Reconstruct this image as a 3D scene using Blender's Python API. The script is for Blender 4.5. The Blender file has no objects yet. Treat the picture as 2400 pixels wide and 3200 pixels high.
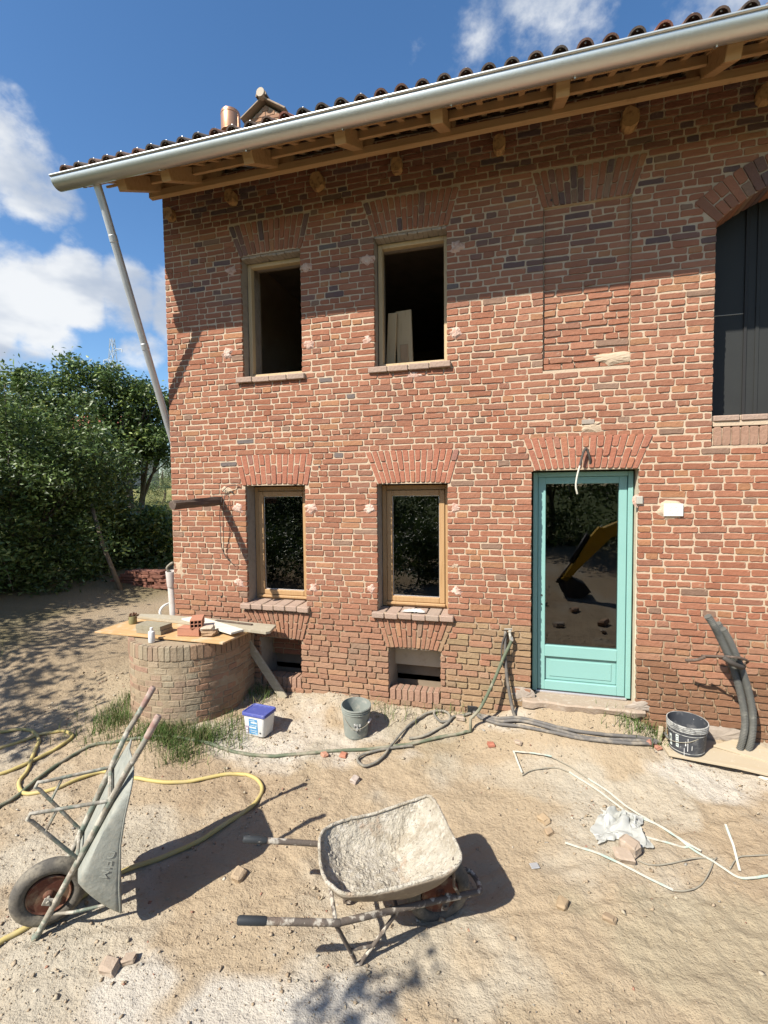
import bpy, math, random
import numpy as np
from mathutils import Vector, Matrix

random.seed(11)
RNG = np.random.default_rng(11)
S = bpy.context.scene
COL = S.collection
rad = math.radians

# ------------------------------------------------------------------ camera
CAM = np.array([0.0, -4.825, 2.35])
RIGHT = np.array([0.96390673, 0.26605806, -0.00984483])
DOWN = np.array([0.00310586, -0.04821162, -0.99883231])
FWD = np.array([-0.26622202, 0.96275062, -0.04729785])
cd = bpy.data.cameras.new("camera")
cam = bpy.data.objects.new("camera", cd)
COL.objects.link(cam)
cd.sensor_fit = 'HORIZONTAL'
cd.sensor_width = 36.0
cd.lens = 22.5
cd.clip_start = 0.05
cd.clip_end = 3000
cam.matrix_world = Matrix(((RIGHT[0], -DOWN[0], -FWD[0], CAM[0]),
                           (RIGHT[1], -DOWN[1], -FWD[1], CAM[1]),
                           (RIGHT[2], -DOWN[2], -FWD[2], CAM[2]),
                           (0, 0, 0, 1)))
S.camera = cam
S.render.resolution_x, S.render.resolution_y = 768, 1024

# ------------------------------------------------------------------ sun, sky, exposure
LIGHT = np.array([0.52, 0.86, -1.0])
sun_dir = -LIGHT / np.linalg.norm(LIGHT)
sl = bpy.data.lights.new("sun", 'SUN')
sl.energy = 5.0
sl.angle = rad(0.55)
sl.color = (1.0, 0.94, 0.84)
sun = bpy.data.objects.new("sun", sl)
COL.objects.link(sun)
sun.rotation_euler = Vector(LIGHT).to_track_quat('-Z', 'Y').to_euler()
S.view_settings.view_transform = 'Standard'
S.view_settings.look = 'None'
S.view_settings.gamma = 1.0
S.view_settings.exposure = 0.86
S.cycles.max_bounces = 6
S.cycles.diffuse_bounces = 3
S.cycles.glossy_bounces = 3
S.cycles.transmission_bounces = 3
S.cycles.transparent_max_bounces = 6
S.cycles.caustics_reflective = False
S.cycles.caustics_refractive = False

W = bpy.data.worlds.new("World")
S.world = W
W.use_nodes = True
W.cycles.sampling_method = 'NONE'
wt = W.node_tree
wt.nodes.clear()


def N(nt, kind, **kw):
    n = nt.nodes.new(kind)
    for k, v in kw.items():
        if k.startswith('i_'):
            key = k[2:]
            n.inputs[int(key) if key.isdigit() else key].default_value = v
        else:
            setattr(n, k, v)
    return n


def LK(nt, a, ao, b, bi):
    nt.links.new(a.outputs[ao], b.inputs[bi])


def mapr(nt, src, so, lo, hi, a=0.0, b=1.0, smooth=True):
    m = N(nt, 'ShaderNodeMapRange', interpolation_type='SMOOTHSTEP' if smooth else 'LINEAR')
    m.inputs[1].default_value, m.inputs[2].default_value = lo, hi
    m.inputs[3].default_value, m.inputs[4].default_value = a, b
    LK(nt, src, so, m, 0)
    return m


def math_(nt, op, a, b=None):
    m = N(nt, 'ShaderNodeMath', operation=op)
    for i, s in enumerate((a, b)):
        if s is None:
            continue
        if isinstance(s, (int, float)):
            m.inputs[i].default_value = s
        else:
            nt.links.new(s, m.inputs[i])
    return m.outputs[0]


def mixc(nt, fac, a, b, blend='MIX'):
    m = N(nt, 'ShaderNodeMix', data_type='RGBA', blend_type=blend)
    for idx, s in ((0, fac), (6, a), (7, b)):
        if isinstance(s, (int, float)):
            m.inputs[idx].default_value = s
        elif isinstance(s, tuple):
            m.inputs[idx].default_value = s if len(s) == 4 else (*s, 1)
        else:
            nt.links.new(s, m.inputs[idx])
    return m.outputs[2]


sky = N(wt, 'ShaderNodeTexSky', sky_type='NISHITA', sun_disc=False)
sky.sun_elevation = math.asin(sun_dir[2])
sky.sun_rotation = math.atan2(sun_dir[0], sun_dir[1])
sky.altitude = 250
sky.air_density = 1.0
sky.dust_density = 0.6
sky.ozone_density = 2.2
tc = N(wt, 'ShaderNodeTexCoord')
hs = N(wt, 'ShaderNodeHueSaturation')
hs.inputs['Saturation'].default_value = 1.20
hs.inputs['Value'].default_value = 1.6
LK(wt, sky, 0, hs, 'Color')


def cloud_noise(scale, stretch, detail, rough, seed):
    mp = N(wt, 'ShaderNodeMapping')
    mp.inputs['Scale'].default_value = (scale, scale, scale * stretch)
    mp.inputs['Location'].default_value = (seed, seed * .7, seed * .3)
    LK(wt, tc, 'Generated', mp, 0)
    no = N(wt, 'ShaderNodeTexNoise')
    no.inputs['Scale'].default_value = 1.0
    no.inputs['Detail'].default_value = detail
    no.inputs['Roughness'].default_value = rough
    LK(wt, mp, 0, no, 'Vector')
    return no.outputs[0]


n_big = cloud_noise(3.6, 1.7, 4, .58, 3.1)
n_fine = cloud_noise(13.0, 1.4, 5, .62, 7.3)


def blob(d, ra, rb, amp):
    """a cloud bank around direction d: full inside angle ra, gone at rb (degrees)"""
    v = np.array(d, float)
    v /= np.linalg.norm(v)
    dp = N(wt, 'ShaderNodeVectorMath', operation='DOT_PRODUCT')
    LK(wt, NRM, 0, dp, 0)
    dp.inputs[1].default_value = tuple(v)
    return mapr(wt, dp, 1, math.cos(rad(rb)), math.cos(rad(ra)), 0, amp).outputs[0]


def pixdir(u, v):
    return RIGHT * (u - 1200) / 1500 + DOWN * (v - 1600) / 1500 + FWD


NRM = N(wt, 'ShaderNodeVectorMath', operation='NORMALIZE')
LK(wt, tc, 'Generated', NRM, 0)
acc = None
for (u, v, ra, rb, amp) in [(10, 440, 0, 6.0, .34), (80, 580, 0, 5.0, .30), (-250, 520, 2, 8, .34), (-450, 900, 3, 12, .34), (200, 640, 0, 2.6, .16),
                            (60, 900, 1, 5.5, .36), (230, 905, 1, 5.0, .36), (400, 930, 1, 4.6, .34), (130, 1010, 0, 4.5, .26),
                            (560, 960, 1, 5, .34), (-120, 960, 2, 6, .34), (450, 1100, 0, 3.4, .22), (225, 745, 0, 1.6, .18),
                            (1480, 170, 0, 5.5, .15), (1740, 60, 0, 6, .2), (1330, 90, 0, 4.5, .14), (2150, 20, 0, 6, .14), (2400, -60, 1, 7, .2), (1800, -150, 1, 8, .26),
                            (-1500, 500, 4, 16, .3), (-1900, 1000, 4, 15, .3), (3300, 400, 4, 15, .3), (4100, 900, 4, 15, .3)]:
    b = blob(pixdir(u, v), ra, rb, amp)
    acc = b if acc is None else math_(wt, 'MAXIMUM', acc, b)
# the other half of the sky, behind the camera: the same scattered cloud
for d in [(.9, -.4, .4), (.3, -.9, .5), (-.5, -.8, .35), (-.95, -.25, .3), (.6, .2, .75), (-.2, -.2, .95), (.75, .65, .25)]:
    acc = math_(wt, 'MAXIMUM', acc, blob(d, 3, 11, .3))
dens = math_(wt, 'ADD', acc, math_(wt, 'ADD', math_(wt, 'MULTIPLY', n_big, .70), math_(wt, 'MULTIPLY', n_fine, .42)))
cm = N(wt, 'ShaderNodeMapRange', interpolation_type='SMOOTHSTEP')
cm.inputs[1].default_value, cm.inputs[2].default_value = .70, .90
cm.inputs[3].default_value, cm.inputs[4].default_value = 0, .97
wt.links.new(dens, cm.inputs[0])
shade = N(wt, 'ShaderNodeMapRange', interpolation_type='SMOOTHSTEP')
shade.inputs[1].default_value, shade.inputs[2].default_value = .36, .66
wt.links.new(cloud_noise(6.0, 2.2, 4, .55, 12.0), shade.inputs[0])
ccol = mixc(wt, shade.outputs[0], (4.4, 5.0, 6.0), (7.8, 8.0, 8.2))
fin = mixc(wt, cm.outputs[0], hs.outputs[0], ccol)
bg = N(wt, 'ShaderNodeBackground')
bg.inputs['Strength'].default_value = 0.065
wt.links.new(fin, bg.inputs['Color'])
wo = N(wt, 'ShaderNodeOutputWorld')
LK(wt, bg, 0, wo, 0)

# ------------------------------------------------------------------ materials
MATS = {}
ALB = .78      # every base colour is kept this much below its first estimate


def MAT(name, col, rough=.85, var=(), bump=(), metal=0.0, attr=None, spec=.25, coat=0.0, zmix=None, trans=0.0):
    """col base colour; var (scale, colour, lo, hi, detail, strength[, stretch]); bump (scale, strength, distance, detail)"""
    if metal < .3:
        col = tuple(c_ * ALB for c_ in col)
        var = [(v_[0], tuple(c_ * ALB for c_ in v_[1]), *v_[2:]) for v_ in var]
        if zmix: zmix = (zmix[0], zmix[1], tuple(c_ * ALB for c_ in zmix[2]))
    m = bpy.data.materials.new(name)
    m.use_nodes = True
    nt = m.node_tree
    nt.nodes.clear()
    out = N(nt, 'ShaderNodeOutputMaterial')
    bs = N(nt, 'ShaderNodeBsdfPrincipled')
    bs.inputs['Roughness'].default_value = rough
    bs.inputs['Metallic'].default_value = metal
    bs.inputs['Specular IOR Level'].default_value = spec
    bs.inputs['Coat Weight'].default_value = coat
    t = N(nt, 'ShaderNodeTexCoord')
    if attr:
        a = N(nt, 'ShaderNodeAttribute', attribute_name=attr)
        c = a.outputs['Color']
    else:
        rgb = N(nt, 'ShaderNodeRGB')
        rgb.outputs[0].default_value = (*col, 1)
        c = rgb.outputs[0]
    if zmix:
        sx = N(nt, 'ShaderNodeSeparateXYZ')
        LK(nt, t, 'Object', sx, 0)
        zz = math_(nt, 'ADD', sx.outputs[2], math_(nt, 'MULTIPLY', tex_noise(nt, t, 3.0, 3), .5))
        mr = N(nt, 'ShaderNodeMapRange', interpolation_type='SMOOTHSTEP')
        mr.inputs[1].default_value, mr.inputs[2].default_value = zmix[0], zmix[1]
        nt.links.new(zz, mr.inputs[0])
        c = mixc(nt, mr.outputs[0], (*zmix[2], 1), c)
    for vv in var:
        sc, c2, lo, hi, det, st = vv[:6]
        no = tex_noise(nt, t, sc, det, vv[6] if len(vv) > 6 else None)
        mr = N(nt, 'ShaderNodeMapRange', interpolation_type='SMOOTHSTEP')
        mr.inputs[1].default_value, mr.inputs[2].default_value = lo, hi
        mr.inputs[4].default_value = st
        nt.links.new(no, mr.inputs[0])
        c = mixc(nt, mr.outputs[0], c, (*c2, 1))
    nt.links.new(c, bs.inputs['Base Color'])
    prev = None
    for (sc, st, di, det) in bump:
        no = tex_noise(nt, t, sc, det)
        bp = N(nt, 'ShaderNodeBump')
        bp.inputs['Strength'].default_value = st
        bp.inputs['Distance'].default_value = di
        nt.links.new(no, bp.inputs['Height'])
        if prev:
            nt.links.new(prev, bp.inputs['Normal'])
        prev = bp.outputs[0]
    if prev:
        nt.links.new(prev, bs.inputs['Normal'])
    if trans:
        tr = N(nt, 'ShaderNodeBsdfTranslucent')
        nt.links.new(c, tr.inputs[0])
        mx = N(nt, 'ShaderNodeMixShader')
        mx.inputs[0].default_value = trans
        LK(nt, bs, 0, mx, 1)
        LK(nt, tr, 0, mx, 2)
        LK(nt, mx, 0, out, 0)
    else:
        LK(nt, bs, 0, out, 0)
    MATS[name] = m
    return m


def tex_noise(nt, t, scale, detail, stretch=None):
    no = N(nt, 'ShaderNodeTexNoise')
    no.inputs['Scale'].default_value = scale
    no.inputs['Detail'].default_value = detail
    no.inputs['Roughness'].default_value = .6
    if stretch:
        mp = N(nt, 'ShaderNodeMapping')
        mp.inputs['Scale'].default_value = stretch
        LK(nt, t, 'Object', mp, 0)
        LK(nt, mp, 0, no, 'Vector')
    else:
        LK(nt, t, 'Object', no, 'Vector')
    return no.outputs[0]


MAT('brick', (0, 0, 0), .92, attr='tint', var=[(6, (.20, .11, .075), .55, .8, 4, .35), (3, (.42, .27, .18), .56, .82, 5, .18), (18, (.54, .41, .30), .60, .80, 4, .45), (110, (.42, .26, .18), .56, .8, 3, .3)],
    bump=[(34, 1.0, .008, 6)])
MAT('mortar', (.58, .455, .325), .95, zmix=(.95, 1.75, (.34, .25, .16)), var=[(2.2, (.47, .34, .235), .45, .7, 4, .5), (5, (.64, .53, .40), .55, .75, 4, .6), (40, (.38, .27, .19), .55, .8, 4, .4)],
    bump=[(60, .8, .006, 5)])
MAT('lime_patch', (.64, .45, .36), .95, var=[(24, (.45, .24, .17), .45, .66, 5, .8), (11, (.80, .70, .60), .52, .72, 4, .8)], bump=[(70, 1, .008, 5)])
MAT('well_mortar', (.37, .29, .195), .95, var=[(7, (.30, .225, .15), .45, .75, 5, .7), (20, (.46, .39, .28), .5, .75, 4, .6)], bump=[(50, .8, .006, 5)])
MAT('plaster_grey', (.40, .34, .28), .95, var=[(12, (.27, .23, .19), .45, .75, 5, .7)], bump=[(40, .7, .006, 5)])
MAT('plaster_cream', (.70, .60, .45), .95, var=[(12, (.5, .4, .28), .5, .8, 5, .6)], bump=[(50, .6, .004, 5)])
MAT('dark_inside', (.30, .235, .17), .95, var=[(4, (.22, .17, .12), .4, .7, 3, .7)])
MAT('soil', (0, 0, 0), .97, attr='tint', var=[(14, (.27, .20, .13), .55, .78, 4, .34), (55, (.58, .50, .38), .57, .8, 4, .34)],
    bump=[(34, .9, .022, 6), (120, .7, .008, 4)], spec=.1)
MAT('clod', (.46, .34, .215), .97, attr='tint', var=[(60, (.30, .22, .14), .5, .8, 4, .5)], bump=[(120, .6, .004, 3)], spec=.1)
MAT('stone', (.42, .33, .25), .93, var=[(20, (.55, .47, .38), .5, .7, 5, .7)], bump=[(60, .7, .006, 5)])
MAT('wood_old_beam', (.13, .095, .075), .93, var=[(30, (.24, .19, .15), .48, .7, 6, .8, (1, .12, 1))], bump=[(60, .8, .006, 5)])
MAT('wood_beam', (.52, .33, .165), .75, var=[(10, (.38, .215, .095), .45, .75, 5, .8, (.15, 3, 3)), (5, (.20, .10, .04), .62, .75, 4, .6)], bump=[(40, .2, .002, 3)])
MAT('wood_beam_end', (.54, .32, .14), .8, var=[(12, (.30, .15, .06), .45, .75, 5, .7)], bump=[(60, .3, .003, 3)])
MAT('wood_log', (.52, .30, .13), .85, var=[(16, (.17, .08, .035), .45, .7, 5, .9)], bump=[(30, .6, .006, 4)])
MAT('wood_larch', (.50, .31, .15), .5, var=[(14, (.36, .20, .08), .45, .75, 5, .7, (4, 4, .25))], spec=.4)
MAT('wood_pale', (.62, .47, .28), .8, var=[(12, (.42, .29, .15), .5, .75, 5, .6, (4, 4, .3))])
MAT('plywood', (.60, .38, .18), .8, var=[(10, (.44, .25, .10), .45, .75, 5, .6, (.4, 3, 3)), (4, (.66, .56, .42), .5, .7, 5, .8), (30, (.7, .62, .5), .62, .75, 4, .6)], bump=[(60, .25, .002, 3)])
MAT('board_pale', (.52, .435, .31), .85, var=[(8, (.50, .40, .26), .45, .75, 5, .6, (.3, 3, 3)), (30, (.75, .68, .54), .6, .75, 4, .5)], bump=[(60, .3, .003, 4)])
MAT('board_grey', (.44, .39, .29), .9, var=[(9, (.33, .28, .20), .45, .75, 5, .7, (.3, 3, 3)), (20, (.62, .57, .46), .55, .75, 4, .7)], bump=[(50, .5, .004, 5)])
MAT('board_white', (.74, .70, .60), .88, var=[(12, (.56, .50, .38), .5, .75, 5, .6, (.3, 3, 3))], bump=[(60, .3, .003, 4)])
MAT('zinc', (.60, .61, .58), .40, metal=.85, var=[(3, (.48, .49, .46), .4, .7, 5, .7, (.25, 3, 3)), (30, (.66, .67, .66), .55, .75, 4, .5, (1, .3, .3))], bump=[(7, .10, .02, 4)])
MAT('zinc_pipe', (.56, .57, .58), .5, metal=.6, var=[(5, (.46, .47, .47), .4, .7, 4, .6)])
MAT('copper', (.50, .27, .16), .38, metal=.55, var=[(9, (.34, .17, .10), .5, .75, 4, .6)])
MAT('roof_tile', (0, 0, 0), .9, attr='tint', var=[(25, (.10, .085, .075), .45, .7, 5, .7), (60, (.32, .27, .22), .6, .8, 4, .5)], bump=[(60, .6, .004, 5)])
MAT('steel_hook', (.62, .62, .60), .4, metal=.7)
MAT('slate_flag', (.40, .31, .23), .9, var=[(14, (.30, .22, .16), .45, .7, 4, .6)], bump=[(50, .4, .004, 4)])
MAT('teal_paint', (.265, .50, .46), .42, var=[(3, (.245, .47, .43), .4, .7, 3, .5)], spec=.45, bump=[(90, .06, .001, 2)])
MAT('alu', (.72, .73, .76), .3, metal=.8)
MAT('hole_dark', (.05, .05, .05), .5)  # near-black that paints the shade inside lock and fixing holes
MAT('joint_hole_dark', (.03, .03, .03), .6)  # near-black for the panel joint and for shade painted into holes
MAT('panel_grey', (.034, .036, .035), .6, var=[(2, (.026, .027, .027), .4, .7, 3, .5)])
MAT('ceramic', (.80, .79, .73), .25, var=[(20, (.74, .72, .66), .5, .75, 4, .4)], spec=.5)
MAT('ceramic_mark', (.70, .70, .68), .3)
MAT('lightbox', (.45, .43, .37), .6, bump=[(60, .4, .004, 3)])
MAT('galvanised', (.37, .38, .335), .68, metal=.2, var=[(9, (.26, .275, .245), .42, .66, 5, .8), (22, (.42, .405, .34), .50, .72, 5, .7), (60, (.52, .49, .41), .58, .74, 4, .55)], bump=[(30, .5, .008, 5)])
MAT('mortar_crust', (.54, .49, .395), .95, var=[(8, (.40, .345, .26), .48, .60, 6, .75), (5.5, (.44, .29, .19), .58, .68, 4, .55), (24, (.66, .61, .52), .50, .62, 5, .7), (40, (.34, .29, .22), .58, .66, 4, .6)], bump=[(26, 1.0, .03, 6), (90, .8, .010, 4)])
MAT('crust_outside', (.30, .25, .19), .93, var=[(14, (.45, .39, .30), .5, .72, 5, .7), (40, (.20, .13, .09), .55, .75, 4, .7)], bump=[(50, .6, .006, 5)])
MAT('tube_green', (.31, .28, .225), .85, var=[(7, (.15, .215, .175), .48, .58, 5, .7), (16, (.54, .50, .42), .48, .60, 5, .85), (12, (.20, .14, .10), .56, .68, 4, .6)], bump=[(70, .7, .004, 5)])
MAT('tube_rust', (.145, .12, .10), .85, var=[(10, (.22, .16, .12), .48, .66, 5, .7), (20, (.58, .53, .44), .52, .62, 5, .9)], bump=[(70, .7, .004, 5)])
MAT('grip_black', (.035, .04, .045), .6, var=[(40, (.35, .32, .28), .62, .75, 4, .6)])
MAT('grip_red', (.33, .20, .165), .8, var=[(14, (.46, .38, .32), .42, .62, 4, .8)])
MAT('rubber', (.125, .115, .10), .92, var=[(6, (.34, .30, .23), .40, .66, 5, .8), (60, (.05, .05, .048), .5, .7, 3, .5)], bump=[(60, .5, .004, 4)])
MAT('rim_rust', (.15, .055, .035), .85, var=[(12, (.30, .22, .14), .44, .68, 5, .8)], bump=[(60, .4, .003, 4)])
MAT('hose_yellow', (.56, .45, .175), .65, var=[(8, (.52, .44, .29), .45, .75, 4, .6)])
MAT('hose_green', (.13, .155, .10), .75, var=[(7, (.36, .32, .24), .42, .64, 4, .8)])
MAT('hose_grey', (.19, .18, .155), .8, var=[(9, (.38, .34, .26), .42, .64, 4, .8)])
MAT('conduit_corrugated', (.135, .135, .12), .6, var=[(14, (.34, .32, .27), .5, .75, 4, .6)])
MAT('conduit_smooth', (.15, .14, .13), .7, var=[(12, (.36, .31, .24), .46, .72, 4, .75)])
MAT('pvc_white', (.72, .66, .62), .5, var=[(7, (.62, .54, .48), .45, .7, 4, .6)])
MAT('strip_white', (.66, .645, .55), .55, var=[(5, (.42, .60, .54), .52, .62, 3, .7), (14, (.46, .41, .31), .56, .7, 4, .6)])
MAT('wire_grey', (.33, .30, .235), .75)
MAT('cable_dark', (.09, .08, .07), .8)
MAT('plastic_white', (.82, .82, .80), .4)
MAT('plastic_blue', (.085, .105, .36), .45, var=[(20, (.22, .24, .46), .5, .75, 4, .6)])
MAT('print_blue', (.10, .30, .56), .45, var=[(30, (.35, .58, .74), .5, .65, 3, .8)])
MAT('print_mauve', (.42, .34, .44), .5)
MAT('print_pale', (.72, .80, .76), .5)
MAT('print_dark', (.05, .06, .07), .5)
MAT('bucket_grey', (.27, .295, .265), .75, var=[(14, (.44, .43, .37), .5, .7, 5, .75), (40, (.58, .55, .48), .62, .75, 4, .7)], bump=[(60, .3, .003, 4)])
MAT('bucket_dark', (.06, .065, .075), .55, var=[(11, (.22, .22, .22), .5, .72, 5, .6), (30, (.70, .69, .66), .64, .72, 5, .8)])
MAT('bucket_rim', (.50, .50, .47), .6, var=[(24, (.16, .16, .16), .46, .62, 4, .8)])
MAT('dry_cement', (.36, .35, .33), .95, var=[(20, (.32, .31, .29), .48, .66, 5, .8)], bump=[(40, .6, .008, 5)])
MAT('paver', (.335, .30, .215), .92, var=[(20, (.25, .22, .15), .45, .7, 5, .6), (60, (.52, .48, .38), .55, .75, 4, .6)], bump=[(60, .5, .004, 4)])
MAT('terracotta', (.50, .235, .15), .85, var=[(16, (.42, .19, .12), .45, .7, 5, .5)], bump=[(60, .2, .002, 3)])
MAT('film', (.70, .71, .67), .35, var=[(9, (.55, .56, .50), .45, .7, 4, .6)], trans=.35)
MAT('grass', (0, 0, 0), .7, attr='tint', trans=.3)
MAT('leaf', (0, 0, 0), .46, attr='tint', trans=.22, spec=.5)
MAT('bark', (.16, .13, .10), .95, var=[(14, (.09, .07, .055), .45, .7, 5, .8, (4, 4, .6))], bump=[(30, .8, .012, 5)])
MAT('pole', (.22, .18, .13), .9, var=[(10, (.13, .11, .08), .45, .7, 4, .7)])
MAT('pylon', (.62, .66, .70), .6, metal=.2)
MAT('render_wall', (.55, .47, .37), .9)
MAT('far_tile', (.42, .15, .10), .9, var=[(2, (.33, .12, .08), .4, .7, 4, .7)])
MAT('digger_yellow', (.60, .36, .02), .45, var=[(5, (.40, .24, .05), .5, .75, 4, .5)])
MAT('digger_black', (.04, .04, .042), .6)
MAT('digger_steel', (.22, .19, .16), .6, metal=.4)
MAT('pot_brown', (.13, .065, .035), .6, var=[(30, (.24, .15, .08), .5, .7, 4, .7)])
MAT('jar_olive', (.27, .25, .12), .5)
MAT('cloth_white', (.62, .60, .55), .9, bump=[(60, .6, .006, 4)])


def glass_mat(name, ior, tint):
    m = bpy.data.materials.new(name)
    m.use_nodes = True
    nt = m.node_tree
    nt.nodes.clear()
    out = N(nt, 'ShaderNodeOutputMaterial')
    fr = N(nt, 'ShaderNodeFresnel')
    fr.inputs['IOR'].default_value = ior
    tr = N(nt, 'ShaderNodeBsdfTransparent')
    tr.inputs[0].default_value = (*tint, 1)
    gl = N(nt, 'ShaderNodeBsdfGlossy')
    gl.inputs['Roughness'].default_value = 0.0
    mx = N(nt, 'ShaderNodeMixShader')
    LK(nt, fr, 0, mx, 0)
    LK(nt, tr, 0, mx, 1)
    LK(nt, gl, 0, mx, 2)
    LK(nt, mx, 0, out, 0)
    MATS[name] = m


glass_mat('pane', 2.1, (.55, .57, .56))

# ------------------------------------------------------------------ mesh helpers
ROOT = {}


def tag(o, label=None, cat=None, group=None, kind=None):
    if label: o['label'] = label
    if cat: o['category'] = cat
    if group: o['group'] = group
    if kind: o['kind'] = kind
    return o


def empty(name, loc, label, cat, group=None, rot=None):
    o = bpy.data.objects.new(name, None)
    COL.objects.link(o)
    o.location = loc
    o.empty_display_size = .1
    if rot: o.rotation_euler = rot
    ROOT[o] = np.zeros(3) if rot else np.array(loc, float)
    return tag(o, label, cat, group)


class MB:
    def __init__(self):
        self.v, self.f, self.t = [], [], []

    def add(self, verts, faces, tint=None):
        b = len(self.v)
        self.v.extend([tuple(map(float, p)) for p in verts])
        self.f.extend([tuple(i + b for i in f) for f in faces])
        if tint is not None:
            self.t.extend([tint] * len(verts))
        return self

    def box(self, c, s, rot=None, bev=.004, tint=None):
        """chamfered box, centre c, size s, rot a 3x3 array"""
        h = np.array(s, float) / 2
        b = min(bev, h.min() * .45)
        P, idx = [], {}
        for sx in (-1, 1):
            for sy in (-1, 1):
                for sz in (-1, 1):
                    for ax in range(3):
                        q = np.array([sx, sy, sz]) * (h - b)
                        q[ax] = (sx, sy, sz)[ax] * h[ax]
                        idx[(sx, sy, sz, ax)] = len(P)
                        P.append(q)
        F = []
        for ax in range(3):
            o1, o2 = [a for a in range(3) if a != ax]
            for s_ in (-1, 1):
                cyc = []
                for (a, b2) in ((-1, -1), (1, -1), (1, 1), (-1, 1)):
                    k = [0, 0, 0]; k[ax] = s_; k[o1] = a; k[o2] = b2
                    cyc.append(idx[(*k, ax)])
                n = np.cross(P[cyc[1]] - P[cyc[0]], P[cyc[2]] - P[cyc[0]])
                F.append(cyc if n[ax] * s_ > 0 else cyc[::-1])
        for ax in range(3):
            o1, o2 = [a for a in range(3) if a != ax]
            for a in (-1, 1):
                for b2 in (-1, 1):
                    k0 = [0, 0, 0]; k0[o1] = a; k0[o2] = b2; k1 = list(k0); k0[ax] = -1; k1[ax] = 1
                    q = [idx[(*k0, o1)], idx[(*k1, o1)], idx[(*k1, o2)], idx[(*k0, o2)]]
                    n = np.cross(P[q[1]] - P[q[0]], P[q[2]] - P[q[0]])
                    d = np.zeros(3); d[o1] = a; d[o2] = b2
                    F.append(q if n @ d > 0 else q[::-1])
        for sx in (-1, 1):
            for sy in (-1, 1):
                for sz in (-1, 1):
                    q = [idx[(sx, sy, sz, i)] for i in range(3)]
                    F.append(q if sx * sy * sz > 0 else q[::-1])
        P = np.array(P)
        if rot is not None: P = P @ np.array(rot).T
        return self.add(P + np.array(c), F, tint)

    def beam(self, p, q, w, h, up=(0, 0, 1), bev=.004, tint=None):
        """rectangular bar from p to q, width w (sideways), height h (towards up)"""
        p, q = np.array(p, float), np.array(q, float)
        x = (q - p); L = np.linalg.norm(x); x /= L
        y = np.cross(up, x); y /= np.linalg.norm(y)
        z = np.cross(x, y)
        return self.box((p + q) / 2, (L, w, h), np.array([x, y, z]).T, bev, tint)

    def tube(self, path, r, n=10, caps=True, tint=None, flat=1.0):
        path = np.array(path, float)
        m = len(path)
        rr = np.full(m, r) if np.isscalar(r) else np.array(r, float)
        tan = np.gradient(path, axis=0)
        tan /= np.linalg.norm(tan, axis=1)[:, None] + 1e-12
        up = np.array([0, 0, 1.0]) if abs(tan[0][2]) < .9 else np.array([1.0, 0, 0])
        V = []
        a = np.linspace(0, 2 * np.pi, n, endpoint=False)
        x = np.cross(up, tan[0]); x /= np.linalg.norm(x)
        for i in range(m):
            x = x - tan[i] * (x @ tan[i]); x /= np.linalg.norm(x) + 1e-12
            y = np.cross(tan[i], x)
            V.append(path[i] + rr[i] * (np.outer(np.cos(a), x) + flat * np.outer(np.sin(a), y)))
        V = np.concatenate(V)
        F = [(i * n + j, i * n + (j + 1) % n, (i + 1) * n + (j + 1) % n, (i + 1) * n + j) for i in range(m - 1) for j in range(n)]
        if caps:
            F.append(tuple(range(n))[::-1])
            F.append(tuple((m - 1) * n + j for j in range(n)))
        return self.add(V, F, tint)

    def lathe(self, prof, c=(0, 0, 0), n=28, axis=None, tint=None, closed=False):
        """profile [(r, h)] turned round axis (default z) at c"""
        ax = np.array(axis if axis is not None else (0, 0, 1), float); ax /= np.linalg.norm(ax)
        x = np.cross(ax, (1, 0, 0) if abs(ax[0]) < .9 else (0, 1, 0)); x /= np.linalg.norm(x)
        y = np.cross(ax, x)
        V, F = [], []
        for (r, h) in prof:
            for j in range(n):
                a = 2 * math.pi * j / n
                V.append(np.array(c) + ax * h + r * (math.cos(a) * x + math.sin(a) * y))
        m = len(prof)
        for i in range(m if closed else m - 1):
            i2 = (i + 1) % m
            for j in range(n):
                F.append((i * n + j, i * n + (j + 1) % n, i2 * n + (j + 1) % n, i2 * n + j))
        if not closed:
            if prof[0][0] > 1e-4: F.append(tuple(range(n))[::-1])
            if prof[-1][0] > 1e-4: F.append(tuple((m - 1) * n + j for j in range(n)))
        return self.add(V, F, tint)

    def prism(self, poly, z0, z1, tint=None):
        """polygon in xy (counter-clockwise) extruded from z0 to z1 (numbers or functions of x,y)"""
        n = len(poly)
        f = lambda z, x, y: z(x, y) if callable(z) else z
        V = [(x, y, f(z0, x, y)) for x, y in poly] + [(x, y, f(z1, x, y)) for x, y in poly]
        F = [tuple(range(n))[::-1], tuple(range(n, 2 * n))] + [(i, (i + 1) % n, n + (i + 1) % n, n + i) for i in range(n)]
        return self.add(V, F, tint)

    def build(self, name, mat, parent=None, smooth=False, origin=None, angle=None):
        me = bpy.data.meshes.new(name)
        v = np.array(self.v, float).reshape(-1, 3)
        if parent is not None:
            off = ROOT[parent]
        elif origin is not None:
            off = np.array(origin, float)
        else:
            off = np.zeros(3)
        loc = np.zeros(3)
        if parent is not None and origin is not None:
            loc = np.array(origin, float) - off
            off = np.array(origin, float)
        me.from_pydata((v - off).tolist(), [], self.f)
        me.materials.append(MATS[mat])
        if self.t:
            ca = me.color_attributes.new('tint', 'FLOAT_COLOR', 'POINT')
            t = np.ones((len(v), 4), np.float32)
            t[:, :3] = np.array(self.t) * ALB
            ca.data.foreach_set('color', t.ravel())
        if smooth:
            me.polygons.foreach_set('use_smooth', [True] * len(me.polygons))
            if angle is not None:
                me.set_sharp_from_angle(angle=rad(angle))
        o = bpy.data.objects.new(name, me)
        COL.objects.link(o)
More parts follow.
